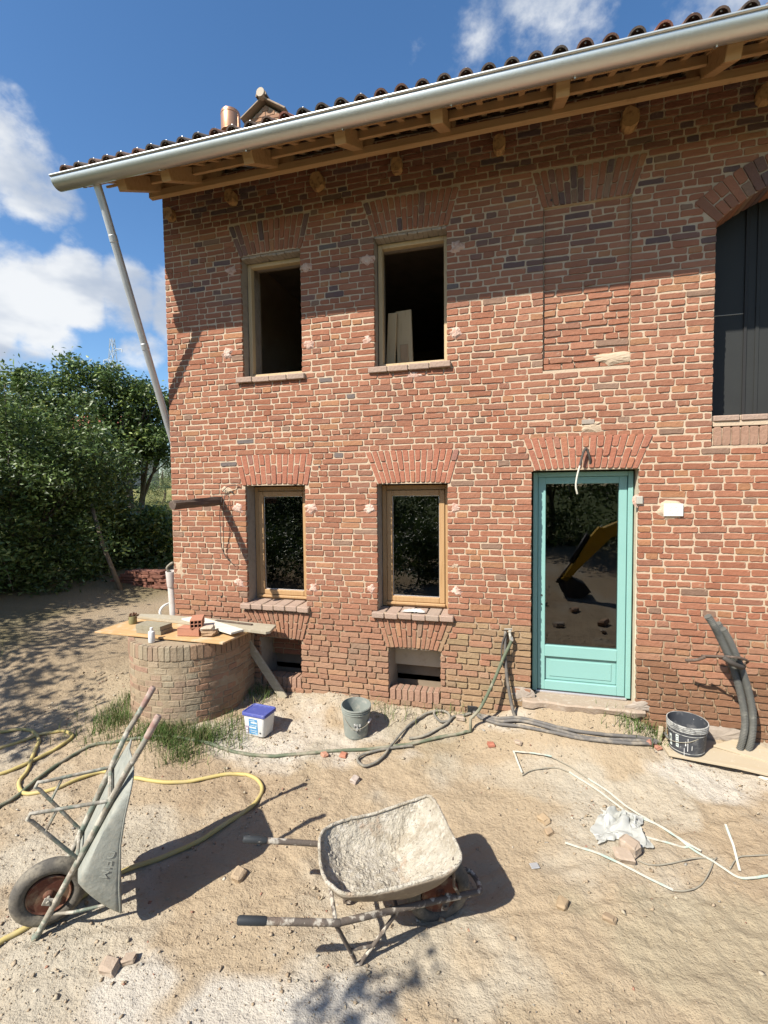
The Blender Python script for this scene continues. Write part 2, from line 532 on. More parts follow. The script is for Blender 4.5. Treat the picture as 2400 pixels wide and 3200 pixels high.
        if parent is not None:
            o.parent = parent
            o.location = loc
            ROOT[o] = off
        elif origin is not None:
            o.location = origin
            ROOT[o] = np.array(origin, float)
        else:
            ROOT[o] = np.zeros(3)
        return o


def fast_mesh(name, V, F, mat, tint=None, smooth=False, parent=None, origin=None):
    """numpy mesh: V (n,3), F (m,3 or 4)"""
    V = np.asarray(V, np.float32)
    F = np.asarray(F, np.int32)
    off = ROOT[parent] if parent is not None else (np.array(origin, float) if origin is not None else np.zeros(3))
    me = bpy.data.meshes.new(name)
    k = F.shape[1]
    me.vertices.add(len(V))
    me.vertices.foreach_set('co', (V - off).astype(np.float32).ravel())
    me.loops.add(F.size)
    me.loops.foreach_set('vertex_index', F.ravel())
    me.polygons.add(len(F))
    me.polygons.foreach_set('loop_start', np.arange(0, F.size, k, dtype=np.int32))
    me.polygons.foreach_set('loop_total', np.full(len(F), k, dtype=np.int32))
    if smooth:
        me.polygons.foreach_set('use_smooth', np.ones(len(F), bool))
    me.update(calc_edges=True)
    me.materials.append(MATS[mat])
    if tint is not None:
        ca = me.color_attributes.new('tint', 'FLOAT_COLOR', 'POINT')
        t = np.ones((len(V), 4), np.float32)
        t[:, :3] = np.asarray(tint) * ALB
        ca.data.foreach_set('color', t.ravel())
    o = bpy.data.objects.new(name, me)
    COL.objects.link(o)
    if parent is not None:
        o.parent = parent
        ROOT[o] = off
    elif origin is not None:
        o.location = origin
        ROOT[o] = off
    return o


def spline(pts, n=8):
    p = np.array(pts, float)
    p = np.vstack([2 * p[0] - p[1], p, 2 * p[-1] - p[-2]])
    out = []
    for i in range(1, len(p) - 2):
        for t in np.linspace(0, 1, n, endpoint=False):
            a, b, c, d = p[i - 1], p[i], p[i + 1], p[i + 2]
            out.append(.5 * ((2 * b) + (-a + c) * t + (2 * a - 5 * b + 4 * c - d) * t * t + (-a + 3 * b - 3 * c + d) * t ** 3))
    out.append(p[-2])
    return np.array(out)


def rotz(a):
    c, s = math.cos(a), math.sin(a)
    return np.array([[c, -s, 0], [s, c, 0], [0, 0, 1]])


def rotx(a):
    c, s = math.cos(a), math.sin(a)
    return np.array([[1, 0, 0], [0, c, -s], [0, s, c]])


def roty(a):
    c, s = math.cos(a), math.sin(a)
    return np.array([[c, 0, s], [0, 1, 0], [-s, 0, c]])


# value noise, vectorised
_perm = RNG.random((64, 64))


def vnoise(x, y, seed=0):
    x = np.asarray(x, float) + seed * 17.3
    y = np.asarray(y, float) + seed * 9.1
    xi, yi = np.floor(x).astype(int), np.floor(y).astype(int)
    fx, fy = x - xi, y - yi
    fx, fy = fx * fx * (3 - 2 * fx), fy * fy * (3 - 2 * fy)
    g = lambda a, b: _perm[a % 64, b % 64]
    return (g(xi, yi) * (1 - fx) * (1 - fy) + g(xi + 1, yi) * fx * (1 - fy) + g(xi, yi + 1) * (1 - fx) * fy + g(xi + 1, yi + 1) * fx * fy) * 2 - 1


def fbm(x, y, oct=4, seed=0):
    s, a = 0, 1.0
    for o in range(oct):
        s = s + a * vnoise(x * 2 ** o, y * 2 ** o, seed + o)
        a *= .5
    return s


# ------------------------------------------------------------------ ground
def base_z(x, y):
    x = np.asarray(x, float); y = np.asarray(y, float); d = -y
    z = np.interp(d, [-400, -100, -30, -14, -10, -6, -3, 0, .25, .5, 1, 2, 3, 5, 8, 14, 40, 400], [12, 6., 2.7, 1.9, 1.15, .4, .12, .06, .0, -.05, -.1, -.14, -.16, -.2, -.1, .4, 1., 3.])
    z = z + .17 * np.exp(-((x - .58) / .68) ** 4) * np.clip(1 - np.abs(d) / .8, 0, 1) ** 1.2
    z = z + .05 * np.clip(x - 1.2, 0, 1) * np.clip(1 - np.abs(d) / .8, 0, 1)
    z = z + .11 * np.clip(-x - 5.0, 0, 4) * np.exp(-((y - .5) / 6) ** 4)
    z = z + .10 * np.exp(-(((x + 3.5) / .95) ** 2 + ((y + .55) / .75) ** 2))
    z = z + .05 * np.exp(-(((x + 1.9) / .5) ** 2 + ((y + .08) / .25) ** 2))
    return z


def gz(x, y):
    x = np.asarray(x, float); y = np.asarray(y, float)
    near = np.exp(-((np.hypot(x, y + 1.5) / 14) ** 4))
    return base_z(x, y) + near * (.018 * fbm(x * 1.3, y * 1.3, 3, 1) + .009 * fbm(x * 5, y * 5, 3, 5)) + (1 - near) * .25 * fbm(x * .09, y * .09, 3, 3)


def lines(lo, hi, step, far):
    a = list(np.arange(lo, hi, step))
    s, v = step, a[-1]
    up = []
    while v < far:
        s *= 1.22; v += s; up.append(v)
    s, v = step, a[0]
    dn = []
    while v > -far:
        s *= 1.22; v -= s; dn.append(v)
    return np.array(dn[::-1] + a + up)


gx, gy = lines(-5.2, 2.5, .0165, 600), lines(-3.4, .2, .0165, 600)
X, Y = np.meshgrid(gx, gy)
Zg = gz(X, Y)
nearm = np.exp(-((np.hypot(X + .8, Y + 1.4) / 6) ** 6))
lump = np.abs(fbm(X * 13, Y * 13, 3, 21))
Zg = Zg + nearm * (.25 + .75 * np.clip(.5 + .9 * fbm(X * .8, Y * .8, 2, 13), 0, 1)) * (.0075 * fbm(X * 14, Y * 14, 3, 9) + .007 * np.clip(lump - .55, 0, 1) * 2)
for (ax_, ay_, bx_, by_, w_, dpt) in ((-3.2, -3.2, 1.9, -.75, .035, .010), (-2.9, -3.3, 2.2, -1.0, .03, .008), (-1.2, -3.3, .2, -.5, .03, .007), (-2.4, -1.3, -.2, -3.0, .03, .008)):
    L_ = math.hypot(bx_ - ax_, by_ - ay_)
    dd = ((X - ax_) * (by_ - ay_) - (Y - ay_) * (bx_ - ax_)) / L_ + .10 * fbm(X * .8, Y * .8, 2, 19)
    Zg = Zg - nearm * dpt * np.exp(-(dd / w_) ** 2) * (.6 + .4 * fbm(X * 3, Y * 3, 2, 23)) + nearm * dpt * .45 * np.exp(-((np.abs(dd) - 2.2 * w_) / w_) ** 2)
Zg = Zg
# cracks in the dry crust
cr = np.abs(fbm(X * 2.1 + .4 * fbm(X * 6, Y * 6, 2, 3), Y * 2.1, 3, 31))
crm = np.clip(fbm(X * .9, Y * .9, 2, 41) + .25, 0, 1)
Zg = Zg - nearm * .012 * np.exp(-(cr / .03) ** 2) * crm
nx, ny = len(gx), len(gy)
ii = np.arange(ny - 1)[:, None] * nx + np.arange(nx - 1)[None, :]
Fg = np.stack([ii, ii + 1, ii + nx + 1, ii + nx], -1).reshape(-1, 4)
# soil colour: tan earth, lime and cement spills, darker damp earth, far meadow
soil = np.array([.445, .350, .236])
pale = np.array([.50, .445, .35])
white = np.array([.60, .56, .485])
brown = np.array([.365, .27, .175])
olive = np.array([.41, .35, .24])
meadow = np.array([.30, .27, .10])
grassg = np.array([.10, .13, .04])


def spot(cx, cy, rx, ry, seed, hard=2.4):
    w = np.sqrt(((X - cx) / rx) ** 2 + ((Y - cy) / ry) ** 2) + .55 * fbm(X * 2.6, Y * 2.6, 4, seed)
    return np.clip((1.05 - w) * hard, 0, 1)[..., None]


C = np.zeros(X.shape + (3,)) + soil
mixin = lambda C, c, m: C * (1 - m) + np.array(c) * m
C = mixin(C, brown, np.clip(fbm(X * .7, Y * .7, 5, 51) * .9 + .05, 0, .7)[..., None])
C = mixin(C, olive, np.clip(fbm(X * .5, Y * .5, 3, 61) * .9, 0, .6)[..., None])
C = mixin(C, pale, np.clip(fbm(X * 1.3, Y * 1.3, 6, 71) * 1.5 - .2, 0, .75)[..., None])
for (cx, cy, rx, ry, c, st) in [(-2.3, -2.95, 1.0, .55, pale, .75), (-3.4, -2.6, .7, .5, pale, .75), (-1.15, -3.0, .75, .35, white, .8), (-.75, -2.75, .4, .22, white, .6), (-1.9, -.65, .9, .38, white, .55),
                                (-2.35, -.95, .6, .2, white, .45), (1.3, -.55, .42, .2, white, .75), (.9, -.85, .5, .25, pale, .7), (1.6, -.35, .4, .2, white, .5), (.2, -.75, .5, .2, pale, .5),
                                (-1.0, -.2, .5, .2, pale, .6), (1.2, -2.0, .8, .5, olive, .7), (.9, -1.35, .6, .3, pale, .35), (-2.9, -2.05, .5, .3, pale, .5), (-.1, -.12, .35, .18, white, .5), (-2.5, -1.35, .7, .35, brown, .5)]:
    C = mixin(C, c, spot(cx, cy, rx, ry, int(abs(cx * 7 + cy * 13)) + 80) * st)
C = mixin(C, brown * .9, (np.clip((-X - 4.2) / 1.0, 0, 1) * .65)[..., None])
C = mixin(C, (.13, .12, .06), np.clip((np.clip((-X - 6.2) / 1.0, 0, 1) + .5 * fbm(X * 1.2, Y * 1.2, 3, 77) - .35), 0, .7)[..., None])
farm = np.clip((np.hypot(X + 1, Y + 1.5) - 9) / 5, 0, 1)
C = mixin(C, grassg, farm[..., None])
C = mixin(C, meadow, (farm * np.clip(Y / 25, 0, 1) * np.clip(.75 + .5 * fbm(X * .3, Y * .3, 3, 90), 0, 1))[..., None])
ground = fast_mesh('ground', np.stack([X, Y, Zg], -1).reshape(-1, 3), Fg, 'soil', tint=C.reshape(-1, 3), smooth=True)
tag(ground, kind='structure')

# ------------------------------------------------------------------ brick house
house = empty('brick_house', (0, 0, 0), 'two-storey old brick farmhouse under renovation with a metal gutter and teal door', 'house')
XL, XR = -3.95, 4.6
ZT = 5.86
COURSE = .0622
# openings: x0, x1, z0, z1
OPEN = {'ul': (-2.955, -2.235, 3.60, 4.93), 'ur': (-1.415, -.67, 3.60, 4.93), 'll': (-2.96, -2.23, 1.06, 2.405), 'lr': (-1.41, -.67, 1.06, 2.405),
        'door': (.14, 1.07, .20, 2.515), 'cl': (-2.82, -2.31, .115, .68), 'cr': (-1.30, -.75, .125, .68)}
ARCH = dict(x0=1.64, x1=3.30, zs=4.60, zb=2.70, cx=2.47, cz=3.72, R=1.209, t=.25)
BLIND = (.235, .98, 3.455, 4.945)
# flat arches: bottom left, bottom right, top left, top right x; bottom z, top z, number of voussoirs
LINT = {'ll': (-3.0, -2.19, -3.08, -2.12, 2.405, 2.735, 13), 'lr': (-1.40, -.645, -1.53, -.545, 2.405, 2.735, 15), 'door': (.17, 1.06, .06, 1.18, 2.515, 2.815, 17),
        'ul': (-2.965, -2.215, -3.10, -2.115, 4.93, 5.27, 14), 'ur': (-1.42, -.65, -1.53, -.545, 4.93, 5.27, 15), 'blind': (.22, .99, .13, 1.105, 4.95, 5.275, 15),
        'cl': (-2.835, -2.285, -3.04, -2.19, .68, .975, 13), 'cr': (-1.32, -.735, -1.43, -.6, .68, 1.0, 13)}


def pal(x, z):
    r = random.random()
    if r < .52: c = (.350, .143, .083)
    elif r < .77: c = (.385, .168, .100)
    elif r < .84: c = (.41, .195, .100)
    elif r < .96: c = (.315, .142, .090)
    elif r < .993: c = (.27, .165, .115)
    else: c = (.17, .14, .13)
    c = np.array(c)
    k = .10 * min(1, max(0, .35 + 1.1 * float(vnoise(x * .55, z * .7, 33)) + .5 * float(vnoise(x * 1.7, z * 1.9, 35))))
    c = c * (1 - k) + np.array((.43, .315, .235)) * k      # dusty, lime-washed areas
    if z > 4.35 and random.random() < .13:
        c = np.array(random.choice([(.165, .11, .105), (.20, .12, .10), (.235, .13, .105)]))
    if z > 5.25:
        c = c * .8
    if z < 1.15:
        k = min(1, (1.25 - z) / .8) * random.uniform(.3, .75)
        c = c * (1 - k) + np.array((.395, .27, .175)) * k
    if -.72 < x < .12 and z < 1.0 and random.random() < .8:
        k = random.uniform(.35, .8); c = c * (1 - k) + np.array((.36, .275, .155)) * k
    if x > 1.05 and z < .78 + .25 * math.sin(x * 3):
        k = random.uniform(.6, .9); c = c * (1 - k) + np.array((.225, .115, .062)) * k
    return tuple(c * random.uniform(.85, 1.03))


def brick_geo(p4, yf, yb, jit=.0035, rnd=.0065, mp=None):
    """a worn brick: corners p4 (counter-clockwise in x,z as seen), front depth yf, back yb; mp maps (s, out, t) to space"""
    p = [np.array(q, float) + RNG.uniform(-jit, jit, 2) for q in p4]
    out = []
    for i in range(4):
        a, b, c = p[i - 1], p[i], p[(i + 1) % 4]
        da, dc = a - b, c - b
        la, lc = np.linalg.norm(da), np.linalg.norm(dc)
        r = rnd * random.uniform(.5, 1.5)
        out.append(b + da / la * min(r, la * .3))
        out.append(b + dc / lc * min(r * random.uniform(.6, 1.5), lc * .3))
        if i in (0, 2) and lc > .06:
            for tt_ in ((.5,) if lc < .15 else (.36, .68)):
                out.append(b + dc * (tt_ + random.uniform(-.08, .08)) + RNG.uniform(-.0028, .0028, 2))
    out = np.array(out)
    cen = out.mean(0)
    ins = .0036
    V = []
    for o in out: V.append((o[0], yb, o[1]))
    for o in out: V.append((o[0], yf + .0045, o[1]))
    for o in out:
        d = cen - o
        q = o + d / np.linalg.norm(d) * ins * random.uniform(.7, 1.6)
        V.append((q[0], yf + random.uniform(-.0008, .0008), q[1]))
    V.append((cen[0], yf + random.uniform(-.0012, .0012), cen[1]))
    n = len(out)
    F = []
    for k in range(2):
        for j in range(n):
            F.append((k * n + j, k * n + (j + 1) % n, (k + 1) * n + (j + 1) % n, (k + 1) * n + j))
    for j in range(n):
        F.append((2 * n + j, 2 * n + (j + 1) % n, 3 * n))
    if mp: V = [mp(*q) for q in V]
    return V, F


def rect(x0, x1, z0, z1, tilt=0.0):
    return [(x0, z0), (x1, z0 + tilt), (x1, z1 + tilt), (x0, z1)]


def blocked(z):
    """intervals of x that a course at height z leaves free for other work"""
    out = []
    for k, (a, b, z0, z1) in OPEN.items():
        if z0 < z < z1: out.append((a, b))
    for k, (bl, br, tl, tr, z0, z1, n) in LINT.items():
        if z0 - .01 < z < z1 + .012:
            t = (z - z0) / (z1 - z0)
            out.append((bl + (tl - bl) * t - .006, br + (tr - br) * t + .006))
    if BLIND[2] < z < BLIND[3]: out.append((BLIND[0], BLIND[1]))
    for k in ('ul', 'ur', 'll', 'lr'):
        a, b, z0, z1 = OPEN[k]
        if z0 - .065 < z < z0 + .02: out.append((a - .07, b + .05))
    A = ARCH
    if A['zb'] < z < A['zs']: out.append((A['x0'], A['x1']))
    elif A['zs'] <= z < A['cz'] + A['R'] + A['t']:
        w = math.sqrt(max(0, (A['R'] + A['t'] + .01) ** 2 - (z - A['cz']) ** 2))
        out.append((max(A['cx'] - w, A['x0'] - .1), min(A['cx'] + w, A['x1'] + .1)))
    out.sort()
    return out


BR = []      # (verts, faces, tint, centre, size)


def lay(x0, x1, z, h, y=0.0, style=0):
    """fill one free run of a course"""
    x = x0
    g = .0105
    L = x1 - x0
    if L < .03: return
    first = True
    while x < x1 - .02:
        if style == 2: w = random.choice((.22, .225, .23, .222, .218, .112))
        elif style == 1: w = random.choice((.108, .112, .116, .114, .12, .22))
        else: w = random.choice((.22, .225, .114, .112, .218, .17))
        w *= random.uniform(.94, 1.05)
        if first:
            w *= random.choice((.5, 1, .75, 1)); first = False
            w = max(w, .055)
        if x + w + g > x1 - .055: w = x1 - x
        gz_ = random.uniform(.009, .017)
        zz = z + .004 * vnoise(x * .8, z * 3, 4) + random.uniform(-.002, .002)
        hb = h - random.uniform(.0095, .016)
        yf = y - .004 + .007 * float(vnoise(x * .9, z * 1.1, 8)) + random.uniform(-.0035, .0025)
        xa, xb = x + gz_ * .5, x + w - gz_ * .5
        if x == x0: xa = x0 + random.uniform(-.003, .004)
        if abs(x + w - x1) < 1e-6: xb = x1 + random.uniform(-.004, .003)
        V, F = brick_geo(rect(xa, xb, zz, zz + hb, random.uniform(-.003, .003)), yf, y + .03)
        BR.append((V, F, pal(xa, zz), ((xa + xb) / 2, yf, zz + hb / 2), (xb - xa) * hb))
        x += w + 0


z = -.36
k = 0
while z < ZT - .05:
    h = COURSE * random.uniform(.97, 1.03)
    zm = z + h / 2
    x = XL
    st = (1 if k % 2 else 2) if random.random() < .88 else 0
    for (a, b) in blocked(zm) + [(XR, XR + 1)]:
        if a > x: lay(x, min(a, XR), z, h, 0.0, st)
        x = max(x, b)
    z += h
    k += 1
# the bricked-up window, its face set back a little
z = BLIND[2] + .004
k = 0
while z < BLIND[3] - .02:
    h = min(COURSE * random.uniform(.98, 1.02), BLIND[3] - z)
    if z < BLIND[2] + .09: lay(BLIND[0] + .003, BLIND[1] - .003, z, h, .012, 0)
    else: lay(BLIND[0] + .008, BLIND[1] - .008, z, h, .026, 2)
    z += h

# mortar bed behind the bricks, cut at every opening
xs = set(np.arange(XL, XR + .001, .045).round(4)) | {XL, XR}
zs_ = set(np.arange(-.45, ZT + .001, .045).round(4)) | {ZT}
cuts = list(OPEN.values()) + [(BLIND[0], BLIND[1], BLIND[2], BLIND[3])]
for (a, b, c, d) in cuts:
    xs |= {a - .003, b + .003}; zs_ |= {c, d}
xs |= {ARCH['x0'] - .003, ARCH['x1'] + .003}; zs_ |= {ARCH['zb'], ARCH['zs']}
xs, zs_ = np.array(sorted(xs)), np.array(sorted(zs_))
XX, ZZ = np.meshgrid(xs, zs_)
rec = np.where(ZZ < 1.0, .013, .0035) + np.clip((ZZ - 1.0) / .5, 0, 1) * 0
rec = np.interp(ZZ + .12 * fbm(XX * 2, ZZ * 2, 2, 6), [.7, 1.35], [.013, .0025])
YYm = rec + .0012 * fbm(XX * 9, ZZ * 9, 3, 14) + .007 * vnoise(XX * .9, ZZ * 1.1, 8)
inb = (XX > BLIND[0] + .004) & (XX < BLIND[1] - .004) & (ZZ > BLIND[2] + .004) & (ZZ < BLIND[3] - .004)
nxx = len(xs)
F = []
for j in range(len(zs_) - 1):
    for i in range(nxx - 1):
        cx, cz = (xs[i] + xs[i + 1]) / 2, (zs_[j] + zs_[j + 1]) / 2
        if any(a - .003 < cx < b + .003 and c < cz < d for (a, b, c, d) in cuts): continue
        A = ARCH
        if A['x0'] < cx < A['x1'] and A['zb'] < cz < A['zs']: continue
        if cz >= A['zs'] and math.hypot(cx - A['cx'], cz - A['cz']) < A['R'] + .06 and A['x0'] - .02 < cx < A['x1'] + .02: continue
        F.append((j * nxx + i, j * nxx + i + 1, (j + 1) * nxx + i + 1, (j + 1) * nxx + i))
wall = fast_mesh('wall', np.stack([XX, YYm, ZZ], -1).reshape(-1, 3), np.array(F), 'mortar', smooth=True, parent=house)
mb = MB()   # bed of the bricked-up window with its cheeks
a, b, c, d = BLIND
mb.add([(a, .031, c), (b, .031, c), (b, .031, d), (a, .031, d), (a, -.002, c), (b, -.002, c), (b, -.002, d), (a, -.002, d)],
       [(0, 1, 2, 3), (4, 0, 3, 7), (1, 5, 6, 2), (4, 5, 1, 0), (3, 2, 6, 7)])
mb.build('window_infill_bed', 'mortar', wall)

# the 300 bricks that show largest stay single, the rest are one mesh


def apparent(br):
    c = np.array(br[3]) - CAM
    zc = FWD @ c
    u, v = 1200 + 1500 * (RIGHT @ c) / zc, 1600 + 1500 * (DOWN @ c) / zc
    if not (0 < u < 2400 and 0 < v < 3200): return 0
    if br[3][2] < base_z(br[3][0], -.02) + .02: return 0
    return br[4] / zc ** 2


order = sorted(range(len(BR)), key=lambda i: -apparent(BR[i]))
big = set(order[:300])
rest = MB()
for i, (V, F, t, c, s) in enumerate(BR):
    if i in big:
        MB().add(V, F, t).build('brick', 'brick', wall, origin=c)
    else:
        rest.add(V, F, t)
tag(rest.build('bricks', 'brick', wall), kind='stuff')


def lintel(key, name='flat_arch'):
    bl, br, tl, tr, z0, z1, n = LINT[key]
    root = None
    bed = MB()
    cam_ = .016 if key != 'blind' else .0
    sag = lambda u: cam_ * (1 - (2 * u - 1) ** 2)
    P = lambda u, t: np.array((bl + (br - bl) * u + ((tl + (tr - tl) * u) - (bl + (br - bl) * u)) * t, z0 + sag(u) + (z1 - z0 + .004 * math.sin(u * 9)) * t))
    bed.add([(*P(0, 0)[:1], .006, P(0, 0)[1]), (P(1, 0)[0], .006, P(1, 0)[1]), (P(1, 1)[0], .006, P(1, 1)[1]), (P(0, 1)[0], .006, P(0, 1)[1]), (P(.5, 0)[0], .006, P(.5, 0)[1])], [(0, 4, 1, 2, 3)])
    root = bed.build(name, 'mortar', house)
    for i in range(n):
        u0, u1 = i / n, (i + 1) / n
        gap = .0045 / abs(br - bl)
        u0 += gap; u1 -= gap
        split = .36 if i % 2 else .64
        split += random.uniform(-.03, .03)
        for (t0, t1) in ((.0, split - .018), (split + .018, 1.0)):
            q = [P(u0, t0), P(u1, t0), P(u1, t1), P(u0, t1)]
            yf = -.006 + random.uniform(-.004, .003)
            V, F = brick_geo(q, yf, .03, jit=.0025, rnd=.008)
            c = np.mean(q, axis=0)
            col = np.array(pal(c[0], min(c[1], 5.2)))
            if key in ('ll', 'lr', 'door'): col = col * .45 + np.array((.44, .165, .105)) * .55
            MB().add(V, F, tuple(col)).build('brick', 'brick', root, origin=(c[0], yf, c[1]))
    return root


for key in LINT: lintel(key)

# round arch on the right
A = ARCH
arch = None
mbd = MB()
na = 26
a0 = math.atan2(A['zs'] - A['cz'], A['x0'] - A['cx']); a1 = math.pi - a0
a0, a1 = max(a0, a1), min(a0, a1)
pts = [(A['cx'] + (A['R'] + rr) * math.cos(t), .006, A['cz'] + (A['R'] + rr) * math.sin(t)) for rr in (0, A['t']) for t in np.linspace(a0 + .07, a1 - .07, 25)]
mbd.add(pts, [(i, i + 1, 26 + i, 25 + i) for i in range(24)])
arch = mbd.build('round_arch', 'mortar', house)
for i in range(na):
    t0, t1 = a0 + (a1 - a0) * i / na - .0035, a0 + (a1 - a0) * (i + 1) / na + .0035
    sp = random.choice(((.0, 1.0), (.0, .47, .53, 1.0), (.0, .47, .53, 1.0)))
    for j in range(0, len(sp), 2):
        r0, r1 = A['R'] + A['t'] * sp[j], A['R'] + A['t'] * sp[j + 1]
        q = [np.array((A['cx'] + r * math.cos(t), A['cz'] + r * math.sin(t))) for r, t in ((r0, t0), (r0, t1), (r1, t1), (r1, t0))]
        V, F = brick_geo(q, -.008 + random.uniform(-.004, .003), .30 if j == 0 else .03, jit=.002, rnd=.008)
        c = np.mean(q, axis=0)
        MB().add(V, F, pal(c[0], 4.9)).build('brick', 'brick', arch, origin=(c[0], -.008, c[1]))


# reveals
def reveal(key, depth, mat, mat_r=None, bottom=True):
    a, b, c, d = OPEN[key]
    m = MB()
    e = .003
    n = 14
    zz = np.linspace(c, d, n)
    for x, sgn in ((a - e, 1), (b + e, -1)):
        V, F = [], []
        for z_ in zz:
            for y_ in np.linspace(.008, depth, 4):
                V.append((x - sgn * .004 * float(vnoise(y_ * 20, z_ * 14, 3)), y_, z_))
        for i in range(n - 1):
            for j in range(3):
                q = (i * 4 + j, i * 4 + j + 1, (i + 1) * 4 + j + 1, (i + 1) * 4 + j)
                F.append(q if sgn > 0 else q[::-1])
        m.add(V, F)
    m.add([(a - e, .008, d), (b + e, .008, d), (b + e, depth, d + .002), (a - e, depth, d + .002)], [(0, 1, 2, 3)])
    if bottom:
        m.add([(a - e, .008, c), (b + e, .008, c), (b + e, depth, c), (a - e, depth, c)], [(3, 2, 1, 0)])
    return m.build('reveal', mat, house, smooth=True, angle=40)


for key in ('ul', 'ur', 'll', 'lr'): reveal(key, .40, 'plaster_grey')
reveal('door', .40, 'plaster_cream')
for key in ('cl', 'cr'): reveal(key, .45, 'plaster_grey')
m = MB()   # arch opening sides
for x, s in ((A['x0'] - .003, 1), (A['x1'] + .003, -1)):
    m.add([(x, .01, A['zb']), (x, .40, A['zb']), (x, .40, A['zs'] + .06), (x, .01, A['zs'] + .06)], [(0, 1, 2, 3) if s > 0 else (3, 2, 1, 0)])
m.build('reveal', 'plaster_grey', house)


# sills of flat bricks
def sill(x0, x1, z1, h, y0, y1, n, name='sill'):
    bed = MB().box(((x0 + x1) / 2, (y0 + .012 + y1) / 2, z1 - h / 2 - .004), (x1 - x0 - .01, y1 - y0 - .015, h - .012), bev=.003)
    root = bed.build(name, 'mortar', house)
    w = (x1 - x0) / n
    for i in range(n):
        c = (x0 + (i + .5) * w, (y0 + y1) / 2 + random.uniform(-.006, .006), z1 - h / 2 + random.uniform(-.004, .004))
        t = np.array(pal(c[0], 2)) * .3 + np.array((.46, .375, .305)) * .7
        MB().box(c, (w - .010, y1 - y0, h), rotz(random.uniform(-.02, .02)) @ rotx(.06), .007, tuple(t)).build('brick', 'brick', root, origin=c)


sill(-3.035, -2.185, 1.075, .06, -.055, .20, 6)
sill(-1.47, -.605, 1.07, .06, -.055, .20, 6)
sill(-3.03, -2.19, 3.615, .06, -.045, .25, 4)
sill(-1.485, -.625, 3.615, .06, -.045, .25, 4)
sill(1.645, 3.295, 2.968, .05, -.006, .35, 8)


def rowlock(x0, x1, z0, z1, y0, y1, n, mat_t=None):
    root = MB().box(((x0 + x1) / 2, (y0 + y1) / 2 + .01, (z0 + z1) / 2 - .004), (x1 - x0, y1 - y0 - .01, z1 - z0 - .012), bev=.003).build('rowlock', 'mortar', house)
    w = (x1 - x0) / n
    for i in range(n):
        xa = x0 + i * w + .005
        V, F = brick_geo(rect(xa, xa + w - .01, z0, z1), y0 + random.uniform(-.004, .004), y1, jit=.003, rnd=.009)
        MB().add(V, F, tuple(np.array(pal(xa, 1.3)) * .4 + np.array((.40, .28, .205)) * .6)).add([(xa, y0 + .003, z1 - .004), (xa + w - .01, y0 + .003, z1 - .004), (xa + w - .01, y1, z1 - .004), (xa, y1, z1 - .004)], [(0, 1, 2, 3)], (.40, .29, .21)).build('brick', 'brick', root, origin=(xa + w / 2, y0, (z0 + z1) / 2))


rowlock(1.65, 3.29, 2.70, 2.862, .0, .12, 24)
MB().box((2.47, .03, 2.892), (1.64, .05, .05), bev=.003).build('sill_joint', 'mortar', house)
rowlock(-2.80, -2.32, .115, .24, .02, .17, 8)
rowlock(-1.29, -.76, .125, .245, -.004, .14, 8)
# cellar lights: inner cheek walls above the dark gap
m = MB().box((-2.565, .33, .60), (.52, .06, .40), bev=.004)
m.build('cellar_back', 'mortar', house)
i = 0
for r in range(5):
    x = -2.80 - (.06 if r % 2 else 0)
    while x < -2.31:
        w = random.choice((.235, .12, .2))
        xa, xb = max(x, -2.815), min(x + w, -2.312)
        if xb - xa > .04:
            V, F = brick_geo(rect(xa + .005, xb - .005, .405 + r * .064, .405 + r * .064 + .054), .292, .31)
            MB().add(V, F, tuple(np.array(pal(xa, 2)) * .8)).build('brick', 'brick', wall, origin=((xa + xb) / 2, .292, .43 + r * .064))
        x += w
MB().box((-1.025, .33, .60), (.56, .06, .40), bev=.004).build('cellar_back', 'plaster_cream', house)
m = MB()
for (a, b) in ((-2.84, -2.29), (-1.32, -.73)):
    for q in ([(a, 1.2, -.3), (b, 1.2, -.3), (b, 1.2, .8), (a, 1.2, .8)], [(a, .1, -.3), (a, 1.2, -.3), (a, 1.2, .8), (a, .40, .8)], [(b, 1.2, -.3), (b, .1, -.3), (b, .4, .8), (b, 1.2, .8)],
              [(a, .1, -.3), (b, .1, -.3), (b, 1.2, -.3), (a, 1.2, -.3)], [(a, .3, .8), (b, .3, .8), (b, 1.2, .8), (a, 1.2, .8)], [(a, .19, -.3), (b, .19, -.3), (b, .19, .2), (a, .19, .2)]):
        m.add(q, [(0, 1, 2, 3)])
m.build('cellar_hole', 'dark_inside', house)

# shell of the house: side, back, floors and partitions keep the rooms dark
m = MB()
T = .40
m.box((XL + T / 2 + .002, 3.2, 2.7), (T, 6.3, 6.3), bev=0.001)
m.box(((XL + XR) / 2, 6.4, 2.7), (XR - XL, .4, 6.3), bev=.001)
m.box((XR - .2, 3.2, 2.7), (.4, 6.3, 6.3), bev=.001)
m.build('outer_wall', 'mortar', house)
m = MB()
m.box(((XL + XR) / 2, 3.3, 3.28), (XR - XL - .9, 5.8, .25), bev=.001)
m.box(((XL + XR) / 2, 3.3, 5.55), (XR - XL - .9, 5.8, .1), bev=.001)
m.box(((XL + XR) / 2, 3.3, .16), (XR - XL - .9, 5.8, .2), bev=.001)
m.box((-.3, 3.3, 2.8), (.15, 5.7, 5.2), bev=.001)
m.box((1.35, 3.3, 4.5), (.15, 5.7, 2.2), bev=.001)
